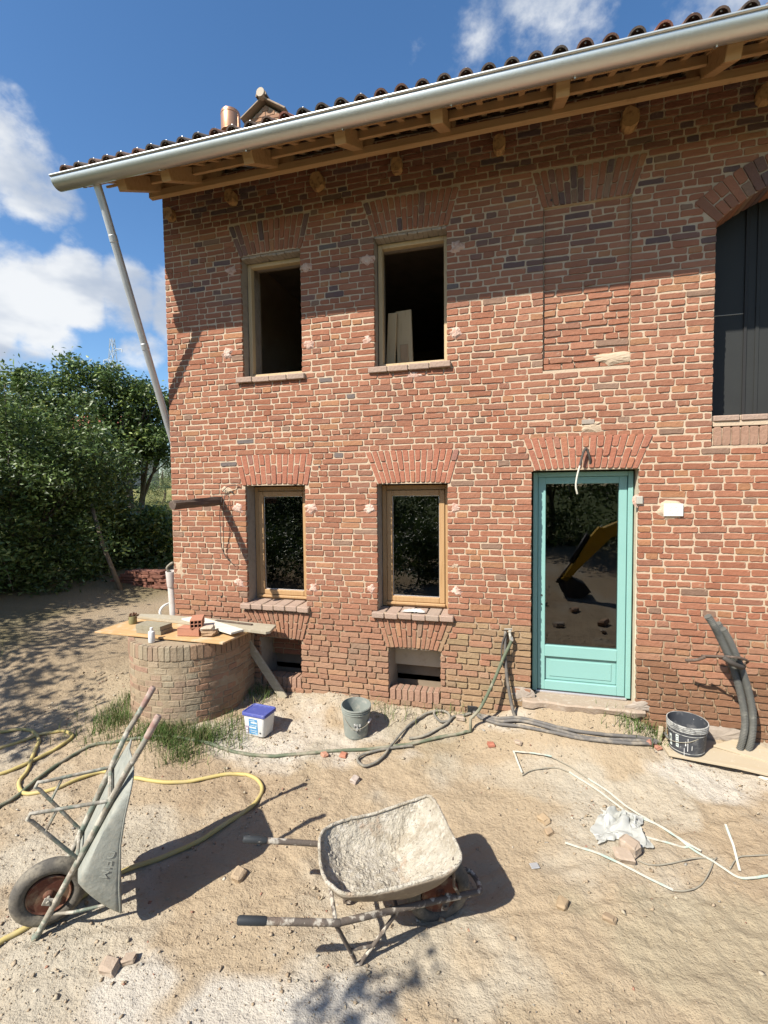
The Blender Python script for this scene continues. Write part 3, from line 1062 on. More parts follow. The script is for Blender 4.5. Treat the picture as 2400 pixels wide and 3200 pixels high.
# inner leaf of the front wall, between the openings
def leaf(x0, x1, z0, z1): m.box(((x0 + x1) / 2, .41, (z0 + z1) / 2), (x1 - x0, .02, z1 - z0), bev=.0005)
for x0, x1 in ((XL + .3, -2.95), (-2.24, -1.41), (-.67, 1.64), (3.3, XR - .3)): leaf(x0, x1, 3.3, 5.6)
for (k1, zt) in (('ul', 4.93), ('ur', 4.93)): leaf(OPEN[k1][0], OPEN[k1][1], zt, 5.6); leaf(OPEN[k1][0], OPEN[k1][1], 3.2, 3.6)
leaf(1.64, 3.3, 5.0, 5.6)
for x0, x1 in ((XL + .3, -2.96), (-2.23, -1.41), (-.67, .14), (1.07, XR - .3)): leaf(x0, x1, .2, 3.3)
for k1 in ('ll', 'lr', 'door'): leaf(OPEN[k1][0], OPEN[k1][1], OPEN[k1][3], 3.3)
for k1 in ('ll', 'lr'): leaf(OPEN[k1][0], OPEN[k1][1], .2, OPEN[k1][2])
m.build('inner_wall', 'dark_inside', house)
# grey boards standing inside the arched opening
m = MB().box((2.47, .372, 4.1), (1.66, .03, 2.4), bev=.002)
pg = m.build('inner_panel', 'panel_grey', house)
MB().box((2.005, .352, 4.1), (.025, .02, 2.4), bev=.002).build('panel_joint', 'joint_hole_dark', pg)
MB().box((2.10, .352, 4.1), (.03, .012, 2.4), bev=.003).build('panel_post', 'panel_grey', pg)
MB().box((1.82, .355, 3.92), (.34, .006, .006), bev=.001).build('panel_seam', 'lightbox', pg)


# windows
def frame_box(m, a, b, c, d, y0, y1, w, bev=.004):
    yc, dy = (y0 + y1) / 2, y1 - y0
    m.box((a + w / 2, yc, (c + d) / 2), (w, dy, d - c), bev=bev)
    m.box((b - w / 2, yc, (c + d) / 2), (w, dy, d - c), bev=bev)
    m.box(((a + b) / 2, yc, d - w / 2), (b - a - 2 * w - .001, dy, w), bev=bev)
    m.box(((a + b) / 2, yc, c + w / 2), (b - a - 2 * w - .001, dy, w), bev=bev)


def pane(m, a, b, c, d, y):
    m.add([(a, y, c), (b, y, c), (b, y, d), (a, y, d)], [(0, 1, 2, 3)])


for key in ('ll', 'lr'):
    a, b, c, d = OPEN[key]
    m = MB()
    frame_box(m, a + .002, b - .002, 1.078, d - .012, .195, .265, .052)
    win = m.build('window', 'wood_larch', house)
    m = MB()
    frame_box(m, a + .056, b - .056, 1.135, d - .066, .181, .25, .058, .006)
    m.box(((a + b) / 2, .19, 1.118), (b - a - .10, .055, .03), bev=.006)
    m.build('sash', 'wood_larch', win)
    m = MB(); pane(m, a + .110, b - .110, 1.19, d - .12, .215)
    m.build('pane', 'pane', win)
    m = MB(); frame_box(m, a + .1145, b - .1145, 1.1935, d - .1245, .2075, .214, .006, .001)
    m.build('gasket', 'alu', win)
for key in ('ul', 'ur'):
    a, b, c, d = OPEN[key]
    m = MB()
    frame_box(m, a + .004, b - .002, 3.625, d - .026, .135, .205, .045)
    win = m.build('window_frame', 'wood_pale', house)
    m = MB()
    n = 15
    for i in range(n):
        xx = a + (b - a) * (i + .5) / n
        m.box((xx, .085, d - .006 + random.uniform(-.005, .005)), ((b - a) / n * 1.05, .14, .022 + random.uniform(0, .014)), rotz(random.uniform(-.1, .1)), .006)
    m.build('lintel_mortar', 'plaster_grey', house)
# doors waiting inside the upper right window
panels = []
for (x0, w, h, y, t) in ((-1.40, .10, .52, .43, .05), (-1.30, .18, .56, .50, -.03)):
    pp = MB().box((x0 + w / 2, y, 3.42 + h / 2 + .18), (w, .04, h + .35), roty(t), .004).build('wooden_panel', 'wood_pale', origin=(x0 + w / 2, y, 3.41))
    panels.append(pp)
tag(panels[0], 'narrow pale wooden board leaning inside the upper window beside the bricked-up one', 'board')
tag(panels[1], 'framed pale wooden shutter panel leaning inside the upper window, right of the narrow board', 'panel')
MB().box((-1.21, .478, 3.78), (.09, .012, .36), roty(-.03), .003).build('inset', 'wood_larch', panels[1], origin=(-1.21, .478, 3.78))

# door
m = MB()
Yd = .15
fa, fb, fc, fd = .158, 1.058, .315, 2.50
m.box((fa + .022, Yd + .04, (fc + fd) / 2), (.044, .08, fd - fc), bev=.005)
m.box((fb - .022, Yd + .04, (fc + fd) / 2), (.044, .08, fd - fc), bev=.005)
m.box(((fa + fb) / 2, Yd + .04, fd - .022), (fb - fa - .09, .08, .044), bev=.005)
door = m.build('door', 'teal_paint', house)
m = MB()
sa, sb = .205, 1.011
m.box((.242, Yd + .05, 1.39), (.072, .06, 2.13), bev=.005)
m.box((.974, Yd + .05, 1.39), (.072, .06, 2.13), bev=.005)
m.box(((sa + sb) / 2, Yd + .051, 2.42), (sb - sa - .14, .058, .068), bev=.005)
m.box(((sa + sb) / 2, Yd + .049, .72), (sb - sa - .14, .062, .115), bev=.006)
m.box(((sa + sb) / 2, Yd + .049, .372), (sb - sa - .14, .062, .095), bev=.006)
leaf_ = m.build('door_leaf', 'teal_paint', door)
m = MB()
m.box(((sa + sb) / 2, Yd + .062, .541), (sb - sa - .145, .03, .235), bev=.004)
m.box(((sa + sb) / 2, Yd + .046, .541), (sb - sa - .235, .012, .165), bev=.005)
m.build('lower_panel', 'teal_paint', door)
m = MB(); pane(m, .274, .942, .776, 2.388, Yd + .05)
m.build('pane', 'pane', door)
MB().box(((sa + sb) / 2, Yd + .03, .306), (sb - sa + .03, .05, .02), bev=.003).build('threshold', 'alu', door)
m = MB()
m.lathe([(.0, -.004), (.009, -.004), (.009, .004)], (.243, Yd + .018, 1.28), 12, (0, 1, 0))
m.lathe([(.0, -.004), (.007, -.004), (.007, .004)], (.243, Yd + .018, 1.19), 12, (0, 1, 0))
m.build('lock_hole_shade', 'hole_dark', door)  # flat dark discs, the shade of the lock holes put into colour
# stone step under the door, with an uneven broken front
m = MB()
n = 22
V = []
for i in range(n + 1):
    x = .06 + 1.09 * i / n
    yo = -.07 + .018 * float(vnoise(i * .5, 2)) + (.03 * max(0, i - 17) / 5)
    dz = -.012 * max(0, i - 14) / 8
    V += [(x, .20, .298 + dz), (x, yo + .012, .294 + dz + .004 * float(vnoise(i * .9, 5))), (x, yo, .28 + dz), (x, yo + .014 + .01 * float(vnoise(i * .8, 9)), .225 + .012 * float(vnoise(i * .7, 7))), (x, .15, .2)]
F = [(i * 5 + j, i * 5 + j + 1, (i + 1) * 5 + j + 1, (i + 1) * 5 + j) for i in range(n) for j in range(4)]
m.add(V, F)
m.build('door_step', 'stone', house, smooth=True, angle=35)
MB().box((1.094, .10, 1.25), (.05, .1, 1.9), bev=.01).build('jamb_plaster', 'plaster_cream', house)

# house number tile in its bed of mortar
m = MB()


def patch_geo(x, z, rx, rz, y=-.010, n=15, seed=0, edge=.35):
    V = [(x, y - .004, z)]
    F = []
    for k_, f_ in ((0, .55), (1, 1.0)):
        for j in range(n):
            a = 2 * math.pi * j / n
            r = f_ * (1 + edge * float(vnoise(math.cos(a) * 2.2 + seed, math.sin(a) * 2.2 + k_ * .2, 3)))
            V.append((x + rx * r * math.cos(a), (y + random.uniform(-.004, .003)) if k_ == 0 else .006, z + rz * r * math.sin(a)))
    for j in range(n):
        F.append((0, 1 + j, 1 + (j + 1) % n))
        F.append((1 + j, 1 + n + j, 1 + n + (j + 1) % n, 1 + (j + 1) % n))
    return V, F


m.add(*patch_geo(1.325, 2.14, .135, .10, -.015, 20, 2, .22))
m.build('mortar_patch', 'mortar', house)
num = MB().box((1.348, -.018, 2.140), (.155, .012, .112), bev=.004).build('house_number', 'ceramic', house)
fc_ = bpy.data.curves.new('numerals', 'FONT')
fc_.body = "62"
fc_.size = .10
fc_.extrude = .0015
fc_.align_x = 'CENTER'
fo = bpy.data.objects.new('numerals', fc_)
COL.objects.link(fo)
dg = bpy.context.evaluated_depsgraph_get()
me = bpy.data.meshes.new_from_object(fo.evaluated_get(dg))
bpy.data.objects.remove(fo)
me.materials.clear(); me.materials.append(MATS['ceramic_mark'])
o = bpy.data.objects.new('numerals', me)
COL.objects.link(o)
o.parent = num
o.location = (1.348, -.0245, 2.105)
o.rotation_euler = (rad(90), 0, 0)
MB().box((1.075, -.012, 2.228), (.055, .03, .075), bev=.008).build('junction_box', 'lightbox', house)
MB().add(*patch_geo(1.075, 2.225, .055, .065, -.004, 14, 5, .2)).build('mortar_patch', 'lime_patch', house)

# lime plugs where shutter hinges were set
for i, (x, z) in enumerate([(-3.07, 4.80), (-3.15, 3.90), (-2.165, 4.72), (-2.15, 3.91), (-1.495, 4.71), (-1.49, 3.90), (-.575, 4.71), (-.585, 3.88), (-3.06, 2.15), (-3.06, 1.30), (-2.155, 2.15), (-2.145, 1.285), (-1.485, 2.15), (-1.485, 1.30), (-.59, 2.155), (-.585, 1.32)]):
    MB().add(*patch_geo(x, z, .07, .062, -.012, 17, i * 1.7, .42)).build('mortar_patch', 'lime_patch', house, smooth=False)
for i, (x, z, rx, rz) in enumerate([(.66, 2.91, .10, .06), (-.6, 1.58, .05, .05), (-3.86, 1.42, .09, .14), (-3.20, 2.36, .07, .05), (1.1, .32, .10, .06), (.07, .30, .12, .10), (-1.0, 3.5, .12, .05), (.82, 3.52, .15, .05), (1.75, .12, .18, .08)]):
    MB().add(*patch_geo(x, z, rx, rz, -.006, 19, i * 2.3 + 40, .5)).build('mortar_patch', 'plaster_grey' if i in (4, 5, 8) else ('mortar' if i not in (6,) else 'lime_patch'), house)
MB().box((.635, -.004, 2.955), (.11, .02, .045), bev=.006).build('vent_brick', 'plaster_grey', house)
# dark discs on the wall, painting the shade inside old fixing holes
for (x, z) in [(-3.12, 2.33), (-2.05, 2.60), (-3.30, 1.12), (.30, 5.0), (-1.78, 4.62)]:
    MB().lathe([(0, -.0105), (.008, -.0105), (.01, .01)], (x, -.004, z), 9, (0, -1, 0)).build('fixing_hole_shade', 'hole_dark', house)

# old beam stump sticking out of the wall
n = 13
V, F = [], []
for i in range(n):
    t = i / (n - 1)
    y = .06 - .88 * t
    for j in range(8):
        a = 2 * math.pi * (j + .5) / 8
        r = .068 * (1 - .10 * t) * (1 + .22 * float(vnoise(j * 1.3, t * 6, 6)))
        sq = 1 / max(abs(math.cos(a)), abs(math.sin(a))) ** 1.0
        V.append((-3.282 + .012 * t + r * .62 * sq * math.cos(a), y, 2.236 - .022 * t + r * .70 * sq * math.sin(a)))
F = [(i * 8 + j, i * 8 + (j + 1) % 8, (i + 1) * 8 + (j + 1) % 8, (i + 1) * 8 + j) for i in range(n - 1) for j in range(8)]
F.append(tuple((n - 1) * 8 + j for j in range(8)))
ob = MB().add(V, F).build('old_beam', 'wood_old_beam', house)
wires = [[(-3.22, -.06, 2.30), (-3.23, -.10, 2.1), (-3.24, -.08, 1.9), (-3.25, -.05, 1.7), (-3.18, -.03, 1.55)],
         [(-3.20, -.02, 2.36), (-3.19, -.09, 2.15), (-3.225, -.05, 1.8), (-3.23, -.03, 1.62), (-3.12, -.02, 1.5)],
         [(-3.24, -.03, 2.34), (-3.15, -.05, 2.40), (-3.06, -.02, 2.41), (-3.02, -.01, 2.39)]]
for w in wires:
    MB().tube(spline(w, 6), .004, 6).build('old_wire', 'cable_dark', house)

MB().box((-.425, -.004, .115), (.10, .022, .075), bev=.008).build('cable_hole_shade', 'joint_hole_dark', house)  # black block on the wall face, painted shade of the cable hole
# cable loop over the door
MB().tube(spline([(.66, .01, 2.545), (.65, -.03, 2.62), (.615, -.05, 2.705), (.585, -.06, 2.65), (.56, -.075, 2.55)], 6), .011, 7).build('cable', 'cable_dark', house)
MB().tube(spline([(.56, -.075, 2.55), (.535, -.085, 2.45), (.525, -.09, 2.36), (.538, -.09, 2.29)], 6), .008, 7).build('cable', 'strip_white', house)

# ------------------------------------------------------------------ eaves, gutter, roof
SL = .55
rz = lambda y: 5.275 + SL * (y + .86)          # underside of the rafters
rx_list = [-3.72, -3.215, -2.335, -1.455, -.63, .325, 1.435, 2.35, 3.3, 4.2]
for x in rx_list:
    m = MB()
    p, q = (x, -.86, rz(-.86) + .075), (x, 1.2, rz(1.2) + .075)
    m.beam(p, q, .10, .135, bev=.005)
    m.build('rafter', 'wood_beam', house)
m = MB()
x0 = -3.83
m.beam((x0, -.33, 5.543), (XR, -.33, 5.543), .06, .072, bev=.005)
m.build('eaves_beam', 'wood_beam', house)
for i, x in enumerate([-3.82, -3.02, -2.01, -1.155, -.165, .94, 1.95, 2.95, 3.95]):
    m = MB()
    r = .085 if i in (5, 2) else .068
    prof = []
    V, F = [], []
    nseg, nr = 8, 12
    yend = -.085 + .02 * float(vnoise(i, 2.2))
    for k_ in range(nseg):
        y = .05 + (yend - .05) * k_ / (nseg - 1)
        for j in range(nr):
            a = 2 * math.pi * j / nr
            rr = r * (1 + .12 * float(vnoise(j * .9 + i * 3, k_ * .5, 7)))
            if i in (1, 3): rr = min(r * 1.15, r / max(abs(math.cos(a)), abs(math.sin(a))) * .9)
            V.append((x + rr * .85 * math.cos(a), y, (5.50 if i == 0 else 5.552) + rr * 1.05 * math.sin(a)))
    F = [(k_ * nr + j, k_ * nr + (j + 1) % nr, (k_ + 1) * nr + (j + 1) % nr, (k_ + 1) * nr + j) for k_ in range(nseg - 1) for j in range(nr)]
    F.append(tuple((nseg - 1) * nr + j for j in range(nr)))
    m.add(V, F).build('joist_end', 'wood_log', house)
# blocking boards between rafters, battens under the tiles, sarking
m = MB()
for a, b in zip(rx_list[:-1], rx_list[1:]):
    m.box(((a + b) / 2, -.50, 5.578), (b - a - .106, .03, .075), None, .003)
m.build('blocking', 'wood_beam', house)
m = MB()
xx = -4.05
while xx < XR:
    m.beam((xx, -.92, rz(-.92) + .155), (xx, 2.2, rz(2.2) + .155), .05, .03, bev=.003)
    xx += .17
m.build('battens', 'wood_beam', house)
m = MB()
for yy in (-.90, -.70, -.45, -.2, .1):
    m.box(((-4.28 + XR) / 2, yy, rz(yy) + .150 - .004), (XR + 4.28, .04, .022), rotx(math.atan(SL)), .002)
m.build('cross_battens', 'wood_beam', house)
m = MB()
m.add([(-4.30, -.90, rz(-.90) + .235), (XR, -.90, rz(-.90) + .235), (XR, 3.2, rz(3.2) + .235), (-4.30, 3.2, rz(3.2) + .235)], [(0, 1, 2, 3)])
m.add([(-4.30, 7.3, rz(-.9) + .235), (XR, 7.3, rz(-.9) + .235), (XR, 3.2, rz(3.2) + .235), (-4.30, 3.2, rz(3.2) + .235)], [(3, 2, 1, 0)])
roof = m.build('roof', 'wood_old_beam', house)
# half-round gutter
GY, GZ, GR = -.952, 5.424, .083
V, F = [], []
nseg = 18
gxs = np.linspace(-4.385, XR, 30)
for i, x in enumerate(gxs):
    for j in range(nseg + 1):
        a = math.pi + math.pi * j / nseg
        V.append((x, GY + GR * math.cos(a), GZ + 1.06 * GR * math.sin(a) + .0015 * math.sin(x * 2.1)))
for i in range(len(gxs) - 1):
    for j in range(nseg):
        q = (i * (nseg + 1) + j, i * (nseg + 1) + j + 1, (i + 1) * (nseg + 1) + j + 1, (i + 1) * (nseg + 1) + j)
        F.append(q)
F.append(tuple(range(nseg + 1)))
gut = MB().add(V, F).build('gutter', 'zinc', house, smooth=True, angle=60)
md = gut.modifiers.new('thick', 'SOLIDIFY'); md.thickness = .003; md.offset = 0
MB().tube([(x, GY - GR - .004, GZ + .006) for x in gxs], .011, 10).build('bead', 'zinc', gut, smooth=True, angle=50)
for xj in (-1.0, 2.9):
    V = []
    for dx in (-.02, .02):
        for j in range(nseg + 1):
            a = math.pi + math.pi * j / nseg
            V.append((xj + dx, GY + (GR + .003) * math.cos(a), GZ + 1.06 * (GR + .003) * math.sin(a)))
    MB().add(V, [(j, j + 1, nseg + 2 + j, nseg + 1 + j) for j in range(nseg)]).build('seam', 'zinc', gut, smooth=True)
x = -4.1
while x < XR:
    pth = [(x, GY + (GR + .005) * math.cos(a), GZ + 1.06 * (GR + .005) * math.sin(a)) for a in np.linspace(math.pi * 1.55, math.pi * 2, 8)]
    MB().tube(pth, .007, 6).build('bracket', 'zinc', gut)
    x += .9
# the provisional downpipe running back to the corner
dp = [(-3.972, -.905, 5.40), (-3.978, -.80, 5.17), (-4.022, .03, 3.23), (-4.035, .30, 2.6), (-4.04, .42, 2.4), (-4.04, .45, .1)]
MB().tube(dp, .038, 14).build('downpipe', 'zinc_pipe', house, smooth=True, angle=50)

for t_ in (.12, .62):
    MB().lathe([(.037, -.035), (.0415, -.03), (.0415, .03), (.037, .035)], (-3.978 - .044 * t_, -.80 + .83 * t_, 5.17 - 1.94 * t_), 18, (-.044, .83, -1.94), closed=True).build('pipe_sleeve', 'zinc_pipe', house, smooth=True, angle=40)
# roof tiles


def tile_geo(x, y, rise, w=.062, L=.46, r1=None, flip=False, seed=0):
    nr, nl = 10, 2
    V, F = [], []
    d = np.array([0, 1, SL]) / math.hypot(1, SL)
    nn = np.array([0, -SL, 1]) / math.hypot(1, SL)
    o = np.array([x, y, rz(y) + .228 + rise])
    for side in (0, 1):
        th = .013 * side
        for k_ in range(nl):
            ww = (w - .010 * k_) - th
            for j in range(nr + 1):
                a = math.pi * j / nr
                p = o + d * L * k_ + np.array([1, 0, 0]) * (-ww * math.cos(a)) + nn * ((ww * 1.05 * math.sin(a)) * (-1 if flip else 1) - (0 if not flip else -w * .4))
                V.append(p)
    M_ = nr + 1
    for j in range(nr):
        F.append((j, j + 1, M_ + j + 1, M_ + j))
        F.append((2 * M_ + M_ + j, 2 * M_ + M_ + j + 1, 2 * M_ + j + 1, 2 * M_ + j))
        F.append((j + 1, j, 2 * M_ + j, 2 * M_ + j + 1))
        F.append((M_ + j, M_ + j + 1, 3 * M_ + j + 1, 3 * M_ + j))
    return V, F


def tile_col():
    c = np.array(random.choice([(.22, .155, .12), (.17, .13, .11), (.25, .165, .125), (.14, .115, .10), (.27, .15, .11), (.19, .15, .125)]))
    return tuple(c * random.uniform(.8, 1.2))


more = MB()
x = -4.27
ti = 0
while x < XR:
    c = (x, -.97, rz(-.97) + .28)
    yj = -.97 + random.uniform(-.012, .012)
    t = tile_col() if ti not in (31, 14) else (.40, .17, .12)
    MB().add(*tile_geo(x, yj, .034 + random.uniform(-.004, .004)), t).build('roof_tile', 'roof_tile', roof, smooth=True, origin=c, angle=50)
    V, F = tile_geo(x + .085, -1.0, -.02, .062, flip=True)
    more.add(V, F, tile_col())
    for rrow in range(1, 9):
        more.add(*tile_geo(x, -.985 + .36 * rrow, .046), tile_col())
        V, F = tile_geo(x + .085, -1.0 + .36 * rrow, .008, .062, flip=True)
        more.add(V, F, tile_col())
    hk = MB()
    zt = rz(yj) + .228 + .034 + .062 * .98
    hk.box((x, yj - .004, zt - .002), (.012, .006, .045), rotx(-.3), .001)
    hk.box((x, yj + .02, zt + .022), (.012, .045, .003), rotx(math.atan(SL)), .001)
    hk.build('tile_hook', 'steel_hook', roof, origin=(x, yj, zt))
    x += .169
    ti += 1
tag(more.build('roof_tiles', 'roof_tile', roof, smooth=True, angle=50), kind='stuff')

# chimney with a little pitched cap, and the copper flue beside it
cx0, cy0 = -3.17, 1.25
CG, CA = 7.205, 7.36      # springing and apex of the little gable
m = MB()
m.box((cx0, cy0, CG - .45), (.46, .42, .9), bev=.004)
ch = m.build('chimney', 'mortar', house)
zc = CG - .8
r = 0
while zc < CG - .03:
    for face in (0, 1):
        L = .46 if face == 0 else .42
        x = -L / 2 - (.06 if r % 2 else 0)
        while x < L / 2:
            w = .125 if r % 3 else .22
            a, b = max(x, -L / 2), min(x + w, L / 2)
            if b - a > .03 and not (face == 0 and abs((a + b) / 2) < .13 and CG - .27 < zc < CG - .07):
                if face == 0: mp = lambda s, o_, t: (cx0 + s, cy0 - .21 + o_, t)
                else: mp = lambda s, o_, t: (cx0 + .23 - o_, cy0 + s, t)
                V, F = brick_geo(rect(a + .004, b - .004, zc, zc + .055), -.008, .01, mp=mp)
                MB().add(V, F, tuple(np.array(pal(0, 2)) * .55 + np.array((.46, .30, .2)) * .45)).build('brick', 'brick', ch, origin=V[-1])
            x += w
    zc += .064
    r += 1
MB().box((cx0 + .02, cy0 - .205, CG - .15), (.24, .05, .18), bev=.002).build('smoke_hole_shade', 'joint_hole_dark', ch)  # black block on the solid stack, painted shade of the smoke opening
m = MB()   # gable
gv = [(cx0 - .225, cy0 - .215, CG), (cx0 + .225, cy0 - .215, CG), (cx0, cy0 - .215, CA)]
m.add(gv + [(p[0], cy0 + .215, p[2]) for p in gv], [(0, 1, 2), (5, 4, 3), (0, 3, 4, 1), (1, 4, 5, 2), (2, 5, 3, 0)])
m.build('gable', 'mortar', ch)
for rr in range(2):
    zz = CG + .012 + rr * .064
    hw = .225 * (CA - zz - .045) / (CA - CG)
    x = -hw
    while x < hw - .03:
        b = min(x + .15, hw)
        V, F = brick_geo(rect(cx0 + x + .004, cx0 + b - .004, zz, zz + .054), cy0 - .224, cy0 - .20)
        MB().add(V, F, (.42, .25, .16)).build('brick', 'brick', ch, origin=V[-1])
        x = b
for s in (-1, 1):
    p = np.array((cx0 + s * .31, cy0, CG - .02)); q = np.array((cx0 - s * .01, cy0, CA + .03))
    d = q - p; L = np.linalg.norm(d); d /= L
    nrm = np.array((s * -d[2] * -1, 0, abs(d[0])))
    nrm = np.cross(d, (0, 1, 0)); nrm = nrm if nrm[2] > 0 else -nrm
    MB().box((p + q) / 2 + nrm * .02, (L, .60, .022), np.array([d, (0, 1, 0), nrm]).T, .005).build('cap_slab', 'slate_flag', ch)
m = MB()
V = []
for y in (cy0 - .33, cy0 + .3):
    for rr_ in (.075, .06):
        for j in range(11):
            a = math.pi * (j / 10)
            V.append((cx0 + rr_ * math.cos(a), y, CA + .035 + rr_ * math.sin(a)))
F = []
for j in range(10):
    F += [(j, j + 1, 22 + j + 1, 22 + j), (33 + j, 33 + j + 1, 11 + j + 1, 11 + j), (j + 1, j, 11 + j, 11 + j + 1), (22 + j, 22 + j + 1, 33 + j + 1, 33 + j)]
m.add(V, F, (.38, .29, .21)).build('ridge_tile', 'roof_tile', ch, smooth=True, angle=50)
MB().lathe([(.0, .0), (.055, .0), (.062, .07), (.04, .09), (.0, .09)], (cx0, cy0 - .345, CA + .07), 14, (0, 1, 0)).build('ridge_plug', 'render_wall', ch)
fx, fy = -3.82, 1.25
m = MB()
m.lathe([(.075, 6.3), (.075, 7.26), (.125, 7.28), (.13, 7.30), (.13, 7.52), (.126, 7.55), (.118, 7.555), (.0, 7.56)], (fx, fy, 0), 24)
fl = m.build('flue_pipe', 'copper', house, smooth=True, angle=35)
MB().lathe([(.128, -.012), (.135, 0), (.128, .012)], (fx, fy, 7.285), 24, closed=True).build('flue_band', 'copper', fl, smooth=True)
MB().lathe([(.128, -.012), (.135, 0), (.128, .012)], (fx, fy, 7.51), 24, closed=True).build('flue_band', 'copper', fl, smooth=True)
MB().box((fx + .133, fy - .02, 7.36), (.012, .03, .26), bev=.003).build('flue_strap', 'copper', fl)

# ------------------------------------------------------------------ brick well against the wall
WC, WR, WZ = np.array((-3.50, -.30)), .61, .815
well = empty('brick_well', (WC[0], WC[1], .05), 'round old brick well built against the house corner, boards lying on top', 'well')
SX = math.pi * WR
side = .30


def wmap(s, o, t):
    """arc length s (0 at the front), o outwards-negative depth, t height -> space; straight cheeks run back to the wall"""
    bulge = .012 * math.sin(t * 3)
    a = s / WR
    r = WR - o + bulge
    if abs(a) <= math.pi / 2:
        return (WC[0] + r * math.sin(a), WC[1] - r * math.cos(a), t)
    e = abs(s) - WR * math.pi / 2
    return (WC[0] + math.copysign(r, s), WC[1] + e, t)


smax = WR * math.pi / 2 + side - .02
V, F = [], []
ss = np.linspace(-smax, smax, 90); tt = np.linspace(-.25, WZ - .01, 26)
for t in tt:
    for s in ss: V.append(wmap(s, .0035 + .004 * float(vnoise(s * 14, t * 14, 4)), t))
F = [(i * 90 + j, i * 90 + j + 1, (i + 1) * 90 + j + 1, (i + 1) * 90 + j) for i in range(25) for j in range(89)]
core = MB().add(V, F).build('mortar_core', 'well_mortar', well, smooth=True)
top = [wmap(s, .015, WZ - .012) for s in ss]
MB().add(top, [tuple(range(90))]).build('rim_bed', 'well_mortar', well)
hid = MB()
cnt = 0


def wcol(s):
    c = np.array(random.choice([(.36, .28, .19), (.34, .26, .175), (.38, .28, .19), (.32, .22, .15), (.35, .22, .155), (.34, .28, .195)]))
    if s > .35: c = c * .5 + np.array((.34, .19, .11)) * .5
    elif s > -.1: c = c * .6 + np.array((.36, .31, .22)) * .4
    return tuple(c * random.uniform(.88, 1.12))


z = -.12
r = 0
while z < WZ - .15:
    s = -smax + (.06 if r % 2 else 0)
    while s < smax - .04:
        w = random.choice((.115, .12, .125, .118, .2, .11))
        b = min(s + w, smax)
        V, F = brick_geo(rect(s + .004, b - .004, z + .004, z + .058, random.uniform(-.003, .003)), -.001 + random.uniform(-.003, .003), .03, mp=wmap, jit=.004, rnd=.006)
        vis = -1.05 < s < .98 and z > -.02 and cnt < 300
        if vis:
            MB().add(V, F, wcol(s)).build('brick', 'brick', well, origin=V[-1]); cnt += 1
        else: hid.add(V, F, wcol(s))
        s = b
    z += .0655
    r += 1
s = -smax
while s < smax - .03:      # soldier course under the rim
    w = random.uniform(.056, .068)
    b = min(s + w, smax)
    V, F = brick_geo(rect(s + .003, b - .003, WZ - .148, WZ - .006), -.006 + random.uniform(-.004, .004), .05, mp=wmap, jit=.003)
    vis = -1.05 < s < .98 and cnt < 300
    if vis: MB().add(V, F, wcol(s)).build('brick', 'brick', well, origin=V[-1]); cnt += 1
    else: hid.add(V, F, wcol(s))
    s = b
tag(hid.build('bricks', 'brick', well), kind='stuff')

# boards on the well
def slab(name, poly, z0, th, mat, label, cat, tilt=(0, 0), group=None):
    cx, cy = np.mean(poly, axis=0)
    zf0 = lambda x, y: z0 + tilt[0] * (x - cx) + tilt[1] * (y - cy)
    m = MB()
    # rounded-edge plate: two inset rings
    def ring(k, zf): return [((x - cx) * k + cx, (y - cy) * k + cy, zf(x, y)) for x, y in poly]
    n = len(poly)
    e = .003
    R = [ring(.994, lambda x, y: zf0(x, y)), ring(1, lambda x, y: zf0(x, y) + e), ring(1, lambda x, y: zf0(x, y) + th - e), ring(.994, lambda x, y: zf0(x, y) + th)]
    V = sum(R, [])
    F = [tuple(range(n))[::-1]] + [(k * n + i, k * n + (i + 1) % n, (k + 1) * n + (i + 1) % n, (k + 1) * n + i) for k in range(3) for i in range(n)] + [tuple(3 * n + i for i in range(n))]
    o = m.add(V, F).build(name, mat, origin=(cx, cy, z0))
    return tag(o, label, cat, group)


slab('plywood_sheet', [(-4.42, -.70), (-2.82, -.71), (-2.77, -.31), (-2.80, -.10), (-4.40, -.12)], .818, .020, 'plywood', 'orange-brown plywood sheet lying over the well, pointed corner jutting left', 'board')
slab('old_plank', [(-4.36, -.16), (-2.53, -.37), (-2.50, -.33), (-2.55, -.11), (-3.6, -.03), (-4.20, -.03), (-4.40, -.06)], .842, .028, 'board_grey', 'long weathered grey plank on the well reaching right past the rim', 'plank')
slab('short_plank', [(-3.70, -.20), (-2.82, -.56), (-2.76, -.42), (-3.60, -.06)], .874, .022, 'board_white', 'pale whitish plank lying diagonally behind the hollow bricks on the well', 'plank')
slab('thin_lath', [(-3.30, -.145), (-2.80, -.205), (-2.795, -.18), (-3.29, -.12)], .874, .012, 'wood_old_beam', 'thin dark lath lying on the grey plank above the well', 'lath')
PZ = .840
for i, (z0, dx, lab) in enumerate(((PZ, .0, 'grey cement paver on the well, lower of the stack of two'), (PZ + .043, -.008, 'grey cement paver on the well, upper of the stack of two'))):
    th = .045 if i else .042
    o = slab('cement_paver', [(-3.92 + dx, -.645), (-3.60 + dx, -.655), (-3.585 + dx, -.49), (-3.93 + dx, -.47)], z0, th, 'paver', lab, 'paver', group='cement pavers on the well')
# hollow bricks


